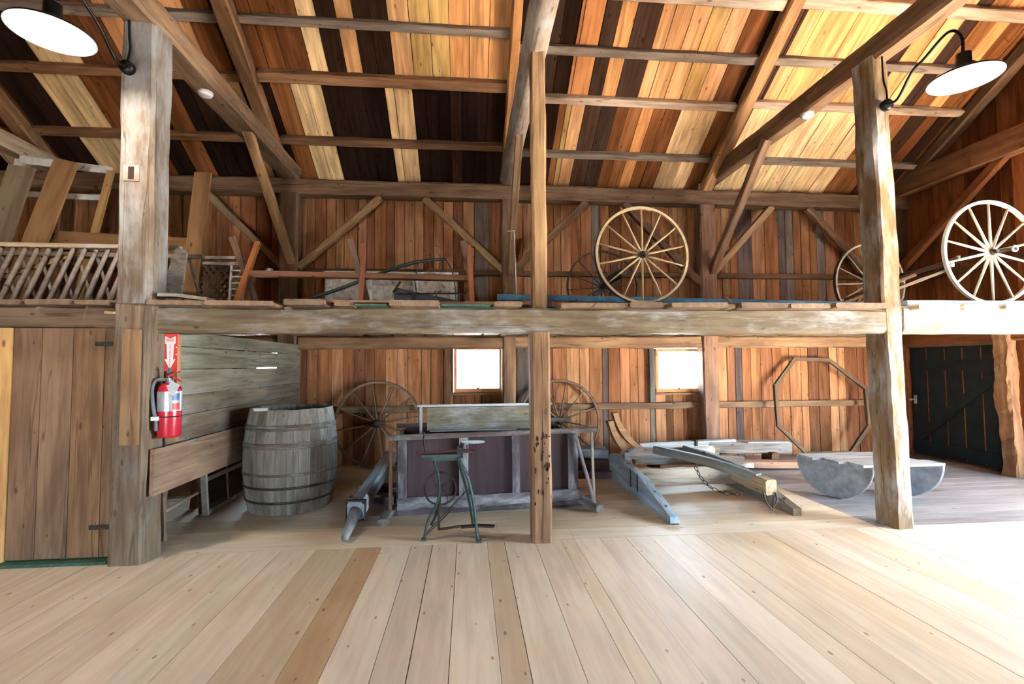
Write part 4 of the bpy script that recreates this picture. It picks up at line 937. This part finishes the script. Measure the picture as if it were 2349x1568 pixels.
# ---- rocker with half-round tin sides
t = thing('rocking_boat', 'child-size grey rocking boat with half-round tin sides behind the right post', 'rocker', (4.64, 5.26, 0))
FL, NL, NR, FR = Vector((3.99, 5.64, 0)), Vector((4.34, 4.90, 0)), Vector((5.27, 4.90, 0)), Vector((4.93, 5.64, 0))
hh = .405; uu = (NL-FL).normalized(); hl = (NL-FL).length/2
for a_, b_, e_ in ((FL, NL, .05), (FR, NR, -.05)):
    mid = (a_+b_)/2+Vector((e_, 0, 0))
    pts = [(-hl*.99*math.cos(math.pi*k/20), hh-hh*math.sin(math.pi*k/20)) for k in range(21)]
    obj('half_round_side', G().prism(pts, mid-Vector((.012, 0, 0)), uu, (0, 0, 1), (.024, 0, 0)), M_TIN, t)
    rim = [mid+uu*q[0]+Vector((0, 0, q[1]+.007)) for q in pts]
    obj('rim_strip', G().tube(rim, .013, 6), M_TIN, t)
for f0, f1 in ((.0, .36), (.365, .70), (.705, 1.0)):
    a_, b_ = FL+(NL-FL)*(f0+f1)/2, FR+(NR-FR)*(f0+f1)/2
    plank('top_board', a_+Vector((-.01, 0, hh+.014)), b_+Vector((.03, 0, hh+.014)), (f1-f0)*abs(NL.y-FL.y)-.003, .026, (0, 0, 1), W_WEATH, t, lin('#a9a8a8'), rough=.006)
q = FL+(NL-FL)*.5; plank('edge_batten', q+Vector((.10, .25, hh-.018)), q+Vector((.33, -.25, hh-.018)), .05, .035, (0, 0, 1), W_TIMB, t, T_GREY)

# ---- ladder and sash leaning under the partition
t = thing('small_ladder', 'small weathered ladder leaning under the plank partition, left of the sash', 'ladder', (-2.85, 4.95, 0))
timber('ladder_rail', (-2.72, 4.62, 0), (-2.80, 4.68, .85), .06, .035, YUP, W_WEATH, t, lin('#7d6855'))
timber('ladder_rail', (-2.80, 5.42, 0), (-2.86, 5.40, .85), .06, .035, YUP, W_WEATH, t, lin('#8a6a50'))
for z in (.24, .55): obj('ladder_rung', G().tube([(-2.74, 4.63, z), (-2.82, 5.41, z)], .016, 8), W_BARE, t, lin('#9d8468'))
o = timber('thin_board', (-3.02, 5.10, 0), (-2.93, 5.05, .8), .06, .03, YUP, W_TIMB, None, lin('#7a5c44')); tag(o, 'brown slat leaning behind the small ladder', 'slat')
o = timber('thin_board', (-3.0, 5.62, .0), (-2.95, 5.60, .8), .07, .03, YUP, W_TIMB, None, lin('#8a6448')); tag(o, 'reddish slat leaning between ladder and window sash', 'slat')
t = thing('glazed_sash', 'old white window sash leaning under the partition beside the barrel', 'window sash', (-2.73, 5.75, 0))
A, B_, Hs = Vector((-2.72, 5.33, .01)), Vector((-2.72, 6.25, .01)), Vector((-.05, 0, .72))
for p0, p1 in ((A, A+Hs), (B_, B_+Hs)): plank('sash_stile', p0, p1, .055, .035, (0, -1, 0), M_OLDWHITE, t)
for p0, p1 in ((A+Hs*.03, B_+Hs*.03), (A+Hs, B_+Hs), (A+Hs*.5, B_+Hs*.5)): plank('sash_rail', p0, p1, .045, .035, (1, 0, 0), M_OLDWHITE, t)
mdl = (A+B_)/2; plank('sash_bar', mdl, mdl+Hs, .025, .025, (0, -1, 0), M_OLDWHITE, t)
g = G(); off = Vector((.004, 0, 0))
g.add([A+Hs*.03, B_+Hs*.03, B_+Hs, A+Hs], [(0, 1, 2, 3)]); obj('sash_glass', g, M_DARKGLASS, t)
# ================================================================ THINGS IN THE LOFT
DZ = 2.090            # top of the loft planks
# ---- two-wheeled implements
def cart(label_t, near, far, xax, lab_a, lab_b, cw, far_iron, Rw=.475, phase=0.0):
    pass
t = thing('axle_implement', 'dark toothed iron axle joining the two loft wheels left of the right rear post', 'farm implement', (1.72, 5.25, DZ+.45))
obj('axle_bar', G().tube([(1.71, 4.62, 2.623), (1.73, 5.98, 2.545)], .022, 10), M_IRON, t)
obj('gear_drum', G().lathe([(.03, 0), (.05, .02), (.05, .62), (.03, .64)], 12, (1.725, 5.2, 2.575), 'y', cap=True), M_IRON, t)
for k in range(9):
    a = k*1.9; y = 5.24+.07*k
    obj('tooth', G().tube([(1.725, y, 2.575), (1.725+.095*math.cos(a), y, 2.575+.095*math.sin(a))], [.012, .006], 6), M_IRON, t)
wheel('cart_wheel', 'large pale spoked wheel at the loft edge left of the right rear post', 'wheel', (1.71, 4.55, 2.136+.487), .487, 14, (0, 0, R(3)), .036, .030, .036, .2, .0100, lin('#a9906c'), phase=.5)
wheel('cart_wheel', 'dark iron-rimmed wheel further back on the loft, behind the large pale wheel', 'wheel', (1.73, 6.02, 2.065+.478), .478, 14, (0, 0, R(3)), .03, .02, .035, .14, .007, lin('#6d4a35'), iron=True, phase=.2)
t = thing('hay_rake', 'rake frame of pale poles between the two right-hand loft wheels', 'farm implement', (5.4, 5.2, DZ+.4))
obj('axle_bar', G().tube([(5.51, 4.60, 2.707), (5.36, 5.86, 2.605)], .03, 10), M_IRON, t)
timber('rake_pole', (5.30, 4.70, 2.68), (4.72, 5.6, 2.34), .05, .04, (0, 0, 1), W_TIMB, t, lin('#5d4030'))
timber('rake_pole', (5.12, 4.62, 2.545), (4.5, 5.3, 2.20), .035, .03, (0, 0, 1), W_BARE, t, lin('#c3b19a'))
timber('rake_pole', (4.95, 4.85, 2.52), (4.52, 5.35, 2.27), .03, .03, (0, 0, 1), W_BARE, t, lin('#a98e70'))
obj('clamp', G().lathe([(0, 0), (.03, 0), (.03, .05), (0, .05)], 10, (5.12, 4.62, 2.56)), M_SILVER, t)
obj('clamp', G().lathe([(0, 0), (.02, 0), (.02, .04), (0, .04)], 10, (5.30, 4.70, 2.66)), M_SILVER, t)
obj('axle_ring', G().torus((5.61, 4.40, 2.715), .028, .011, 18, 6, 'y'), M_TIN, t, smooth=True)
obj('axle_stub', G().tube([(5.515, 4.56, 2.707), (5.61, 4.40, 2.715)], .02, 8), M_IRON, t)
wheel('cart_wheel', 'large white spoked wheel at the loft edge by the right picture border', 'wheel', (5.515, 4.55, 2.150+.557), .557, 14, (0, 0, R(0)), .032, .032, .035, .14, .0135, lin('#c4b9a4'), phase=.5)
wheel('cart_wheel', 'grey spoked wheel on the loft partly hidden by the right front post', 'wheel', (5.34, 5.9, 2.065+.54), .54, 14, (0, 0, R(4)), .04, .03, .05, .18, .010, lin('#a89a88'), phase=.1)

# ---- blue ladder lying on its edge
t = thing('blue_ladder', 'long blue painted ladder lying on edge along the loft deck', 'ladder', (2.6, 4.85, DZ))
timber('ladder_rail', (.30, 4.98, 2.258), (4.45, 5.0, 2.200), .03, .062, (0, 0, 1), M_LADDER, t, hew=.0, ch=.05)
timber('ladder_rail', (.30, 4.74, DZ+.025), (4.45, 4.75, DZ+.025), .045, .035, (0, 0, 1), M_LADDER, t, hew=.0, ch=.05)
for k in range(14):
    x = .5+.29*k; obj('ladder_rung', G().tube([(x+.07, 4.975, 2.235-.0045*k), (x, 4.75, DZ+.03)], .013, 7), M_LADDER, t)
# ---- loose boards on the deck
def deck_board(label, p0, p1, w, h, mat, c, **k):
    o = timber('deck_board', p0, p1, w, h, (0, 0, 1), mat, None, c, **k); tag(o, label, 'board'); return o
deck_board('pinkish plank lying along the loft edge in the left bay', (-1.42, 4.30, DZ+.014), (-.30, 4.32, DZ+.014), .16, .024, W_BARE, lin('#ab7f62'), hew=.002)
deck_board('brown plank lying along the loft edge left of the upper middle post', (-.32, 4.42, DZ+.016), (.56, 4.42, DZ+.02), .16, .03, W_BARE, lin('#8f6c4d'), hew=.002)
deck_board('brown plank lying along the loft edge under the large pale wheel', (.95, 4.52, DZ+.024), (2.35, 4.54, DZ+.024), .16, .044, W_BARE, lin('#96734f'), hew=.002)
deck_board('grey plank end lying on the deck near the right front post', (2.72, 4.55, DZ+.032), (3.92, 4.6, DZ+.032), .18, .055, W_WEATH, lin('#8c7f74'), hew=.003)
deck_board('pale blue-grey plank along the loft edge right of the right post', (4.2, 4.42, DZ+.03), (7.2, 4.44, DZ+.03), .40, .058, W_WEATH, lin('#a4b0bd'), hew=.002)
deck_board('short brown stick leaning on the blue ladder', (2.72, 4.64, DZ+.012), (2.64, 4.70, DZ+.145), .05, .02, W_TIMB, lin('#8a6040'), hew=.001)
for lab, a, b in (('green painted board edge showing between loft planks in the left bay', -.94, -.68), ('longer green painted board showing between loft planks near the middle post', -.23, .19)):
    o = plank('green_board', (a, 4.20, 2.058), (b, 4.20, 2.058), .26, .016, (0, 0, 1), M_GREEN); tag(o, lab, 'board')
# curved grey plank at the rack end
g = G(); pts = cat_spline([(-2.50, 4.16, DZ+.03), (-2.36, 4.16, DZ+.028), (-2.26, 4.16, DZ+.015), (-2.12, 4.16, DZ-.004)], 5); vs = []
for p in pts: vs += [(p.x, p.y-.07, p.z-.014+.014), (p.x, p.y+.07, p.z), (p.x, p.y+.07, p.z+.028), (p.x, p.y-.07, p.z+.028)]
n = len(pts); fs = [(i*4+k, i*4+(k+1) % 4, (i+1)*4+(k+1) % 4, (i+1)*4+k) for i in range(n-1) for k in range(4)]+[(0, 3, 2, 1), tuple((n-1)*4+k for k in range(4))]
o = obj('curved_plank', G().add(vs, fs), W_WEATH, None, lin('#8f8478')); tag(o, 'short curved grey plank on the loft edge by the spindle rack', 'board')

# ---- hay rack with slanted spindles
t = thing('hay_rack', 'long grey hay rack with slanted spindles at the left loft edge', 'hay rack', (-4.2, 4.7, DZ))
cs = lin('#83766a')
timber('top_rail', (-6.3, 4.62, 2.655), (-2.62, 4.60, 2.635), .05, .035, (0, 0, 1), W_WEATH, t, lin('#b5a184'), hew=.002)
timber('top_rail', (-6.3, 4.98, 2.655), (-2.62, 4.98, 2.64), .05, .04, (0, 0, 1), W_WEATH, t, cs, hew=.002)
timber('bottom_rail', (-6.3, 4.52, DZ+.025), (-2.62, 4.52, DZ+.025), .05, .05, (0, 0, 1), W_WEATH, t, cs, hew=.002)
timber('bottom_rail', (-6.3, 5.06, DZ+.03), (-2.62, 5.06, DZ+.03), .05, .06, (0, 0, 1), W_WEATH, t, cs, hew=.002)
n_s = 34
for k in range(n_s):
    x = -2.74-.0985*k
    obj('spindle', G().tube([(x-.125, 4.52, DZ+.03), (x-.06, 4.57, 2.4), (x, 4.615, 2.645)], [.024, .020, .017], 8), W_BARE, t, jit(lin('#857a70'), .08), smooth=True)
for k in range(20):
    x = -2.70-.17*k
    obj('back_spindle', G().tube([(x+.05, 5.06, DZ+.03), (x-.06, 4.98, 2.645)], .015, 7), W_WEATH, t, jit(lin('#84705c'), .08), smooth=True)
g = G().prism([(-.05, 0), (.12, 0), (.135, .50), (.12, .535), (.055, .535), (.045, .50)], (-2.70, 4.50, DZ), (1, .3, 0), (0, .10, 1), (-.02, .06, 0))
obj('end_board', g, W_WEATH, t, lin('#aaa091'))
timber('rack_strut', (-4.35, 4.66, 2.28), (-3.42, 4.66, 2.64), .04, .03, YUP, W_BARE, t, lin('#a3845f'))
timber('rack_strut', (-3.3, 4.7, DZ), (-2.9, 4.7, 2.42), .04, .03, YUP, W_BARE, t, lin('#a3845f'))

# ---- boards and frames leaning at the left
def lean(label, p0, p1, w, th, c, mat=W_BARE, up=YUP):
    o = plank('leaning_board', p0, p1, w, th, up, mat, None, lin(c), rough=.004); tag(o, label, 'board'); return o
lean('wide brown board leaning left of the left front post', (-4.72, 5.35, DZ), (-4.36, 5.55, 3.80), .24, .03, '#8f6a45')
lean('wide grey-brown board leaning at the left picture edge', (-4.95, 5.25, DZ), (-4.76, 5.5, 3.70), .26, .03, '#7d6c54')
lean('wide brown board leaning right of the left front post', (-2.995, 5.40, DZ), (-2.945, 5.55, 3.715), .175, .03, '#8a6844')
t = thing('board_on_legs', 'brown board raised on legs behind the hay rack', 'bench', (-3.8, 5.65, DZ))  # a loose board, with legs put in to hold it up
plank('raised_board', (-4.55, 5.60, 2.94), (-3.0, 5.60, 2.88), .20, .03, YUP, W_BARE, t, lin('#8a6540'))
for x in (-4.5, -3.06): plank('leg', (x, 5.63, DZ), (x, 5.63, 2.9), .09, .03, YUP, W_BARE, t, lin('#6f5035'))
t = thing('screen_frame', 'white painted door frame leaning crooked behind the brown boards', 'frame', (-4.6, 5.85, DZ))
FA, FB, FC, FD = Vector((-5.04, 5.8, 3.90)), Vector((-4.08, 5.8, 3.80)), Vector((-4.36, 5.7, DZ)), Vector((-5.30, 5.7, DZ))
plank('frame_rail', FA, FB, .085, .035, YUP, M_OLDWHITE, t); plank('frame_stile', FB, FC, .07, .035, YUP, W_BARE, t, lin('#b08c58')); plank('frame_stile', FA, FD, .085, .035, YUP, M_OLDWHITE, t)
plank('frame_rail', FA+(FD-FA)*.22, FB+(FC-FB)*.19, .06, .03, YUP, M_OLDWHITE, t); plank('frame_rail', FC, FD, .1, .035, YUP, M_OLDWHITE, t)
plank('frame_stile', FA+(FB-FA)*.45, FD+(FC-FD)*.45, .06, .03, YUP, W_TIMB, t, T_DK)
o = timber('leaning_plank', (-4.07, 6.2, DZ), (-4.16, 6.3, 3.82), .16, .03, YUP, W_TIMB, None, T_DK); tag(o, 'dark plank standing behind the crooked white frame', 'board')
o = timber('leaning_plank', (-4.75, 6.6, DZ), (-4.70, 6.7, 3.9), .20, .03, YUP, W_TIMB, None, lin('#6b4a33')); tag(o, 'narrow brown plank seen through the crooked white frame', 'board')

# ---- lattice panel, small rack
t = thing('lattice_panel', 'dark lattice panel with a white top rail beside the long trestle rack', 'lattice', (-2.7, 5.5, DZ))
x0, x1, za, zb = -2.98, -2.50, DZ, 2.66
for k in range(-4, 9):
    for s_ in (1, -1):
        a, b = (x0+.075*k, za), (x0+.075*k+s_*(zb-za)*.8, zb)
        if s_ < 0: a, b = (x0+.075*(k+1)+.1, za), (x0+.075*(k+1)+.1-(zb-za)*.8, zb)
        pts = []
        # clip to the panel
        (ax, az), (bx_, bz) = a, b; t0, t1 = 0.0, 1.0; dx = bx_-ax
        for lo_, sg in ((x0, 1), (x1, -1)):
            q0 = sg*(ax-lo_); q1 = sg*(bx_-lo_)
            if q0 < 0 and q1 < 0: t0, t1 = 1, 0; break
            if q0 < 0: t0 = max(t0, q0/(q0-q1))
            if q1 < 0: t1 = min(t1, q0/(q0-q1))
        if t1-t0 < .12: continue
        pa = (ax+dx*t0, 5.5+.008*s_, az+(bz-az)*t0); pb = (ax+dx*t1, 5.5+.008*s_, az+(bz-az)*t1)
        plank('lattice_slat', pa, pb, .024, .008, YUP, W_TIMB, t, lin('#6f5d4a'))
for z, h in ((2.745, .03), (2.68, .03)): plank('top_rail', (x0-.02, 5.49, z), (x1+.03, 5.49, z), h, .03, YUP, M_OLDWHITE, t)
t = thing('small_rack', 'small white barred rack standing between lattice and trestle', 'rack', (-2.5, 5.3, DZ))
timber('upright', (-2.475, 5.2, DZ), (-2.455, 5.2, 2.60), .02, .02, YUP, M_OLDWHITE, t, hew=0); timber('upright', (-2.33, 5.2, DZ), (-2.33, 5.2, 2.60), .02, .02, YUP, M_OLDWHITE, t, hew=0)
for k in range(7): obj('bar', G().tube([(-2.47, 5.2, DZ+.07+.065*k), (-2.33, 5.2, DZ+.07+.065*k)], .008, 6), M_OLDWHITE, t)
obj('white_jar', G().lathe([(0, 0), (.04, 0), (.045, .02), (.04, .07), (.03, .08), (0, .08)], 14, (-2.18, 5.45, 2.545)), M_OLDWHITE, t)

# ---- trestle rack
t = thing('trestle_rack', 'long reddish trestle rack with three crossed legs and a level rail', 'trestle', (-1.07, 5.0, DZ))
ctr = lin('#9a6038')
timber('rail', (-2.22, 5.02, 2.485), (.03, 5.02, 2.455), .10, .055, (0, 0, 1), W_BARE, t, lin('#74503a'), hew=.002)
for (xb, xt, bxx, btop, c1, c2) in ((-2.29, -2.135, -2.42, -2.36, '#94592f', '#6d5240'), (-1.075, -1.075, -1.16, -1.205, '#86533a', '#78604c'), (.045, .005, .0, -.06, '#8a5536', '#62493a')):
    timber('leg', (xb, 4.90, DZ), (xt, 5.06, 2.815), .055, .05, YUP, W_BARE, t, lin(c1), hew=.002)
    timber('leg', (bxx+.25, 5.25, DZ) if bxx < -2 else (bxx+.12, 5.25, DZ), (btop, 4.98, 2.85), .06, .04, YUP, W_TIMB, t, lin(c2), hew=.002)
# ---- peeling chest at the wall
t = thing('painted_chest', 'low chest with peeling whitish paint against the rear wall behind the trestle', 'chest', (-1.08, 7.1, DZ))
x0, x1, y0, y1, za, zb = -2.02, -.16, 6.95, 7.38, 2.066, 2.86
obj('chest_body', G().box(((x0+x1)/2, (y0+y1)/2, (za+zb)/2), (x1-x0, y1-y0, zb-za)), M_PEEL, t)
obj('chest_lid', G().box(((x0+x1)/2, (y0+y1)/2-.01, zb+.015), (x1-x0+.04, y1-y0+.03, .03)), M_OLDWHITE, t)
for x in (-1.95, -1.4, -.75, -.22): plank('panel_strip', (x, y0-.008, za), (x, y0-.008, zb), .08, .014, YUP, M_OLDWHITE, t)
# ---- green scythe-like pole
t = thing('green_pole', 'bent dark green pole resting above the trestle rail', 'pole', (-1.0, 6.0, DZ))
obj('pole', G().tube(cat_spline([(-1.95, 6.0, 2.36), (-1.6, 6.0, 2.48), (-1.2, 6.0, 2.64), (-.8, 6.0, 2.79), (-.5, 6.0, 2.855), (-.28, 6.0, 2.875)], 6), [.022]*20+[.018]*11, 8), M_DKGREEN, t, smooth=True)
obj('wire', G().tube(cat_spline([(-.28, 6.0, 2.875), (-.20, 6.0, 2.72), (-.16, 6.0, 2.5), (-.15, 6.0, 2.2)], 5), .008, 6), M_DKGREEN, t)
obj('prop_rod', G().tube([(-.62, 6.0, 2.82), (-.66, 6.0, 2.6), (-.6, 6.0, 2.15)], .008, 6), M_DKGREEN, t)
# ---- black wedge implement
t = thing('iron_harrow', 'low black iron wedge with short uprights on the loft deck', 'farm implement', (-.4, 5.4, DZ))
obj('wedge', G().prism([(-.82, 0), (.05, 0), (.03, .17), (-.78, .34), (-.82, .30)], (-.02, 5.5, DZ), (1, 0, 0), (0, 0, 1), (0, .3, 0)), M_BLACK, t)
obj('rail', G().tube([(-.80, 5.42, DZ+.26), (-.02, 5.42, DZ+.27)], .010, 6), M_IRON, t)
for x in (-.62, -.36, -.10): obj('upright', G().tube([(x, 5.42, DZ), (x, 5.42, DZ+.27)], .010, 6), M_IRON, t)
obj('spike', G().tube([(-.84, 5.45, DZ+.28), (-.76, 5.45, DZ+.40)], .012, 6), M_IRON, t)
# ---- string
t = thing('hanging_string', 'thin pale string hanging from a nail on the brace by the middle post', 'string', (.50, 5.0, 2.28))
obj('cord', G().tube([(.485, 5.0, 2.965), (.498, 5.0, 2.6), (.505, 5.0, 2.29)], .004, 5), M_ROPE, t)
obj('nail', G().tube([(.42, 5.02, 2.967), (.49, 4.99, 2.967)], .004, 5), M_ROPE, t)
obj('knot', G().lathe([(0, 0), (.008, .005), (.008, .015), (0, .022)], 8, (.505, 5.0, 2.27)), M_ROPE, t)

# ---- tree outside the left window
rt = random.Random(9)
t = thing('leafy_tree', 'leafy green tree outside, seen through the left window', 'tree', (.95, 17.5, -.35))
obj('trunk', G().tube([(.95, 17.5, -.35), (1.0, 17.5, 1.5), (.9, 17.4, 3.2)], [.2, .15, .08], 10), M_BARK, t, smooth=True)
g = G()
for k in range(900):
    th, ph, r = rt.uniform(0, 6.283), math.acos(rt.uniform(-1, 1)), 1.5*rt.random()**.4
    p = Vector((.95+.75*r*math.sin(ph)*math.cos(th), 17.5+r*math.sin(ph)*math.sin(th), 2.7+1.1*r*math.cos(ph)))
    u = Vector((rt.uniform(-1, 1), rt.uniform(-1, 1), rt.uniform(-1, 1))).normalized()*.13; w = u.orthogonal().normalized()*.07
    g.add([p-u, p+w, p+u, p-w], [(0, 1, 2, 3)])
o = obj('foliage', g, M_LEAF, t); o['kind'] = 'stuff'
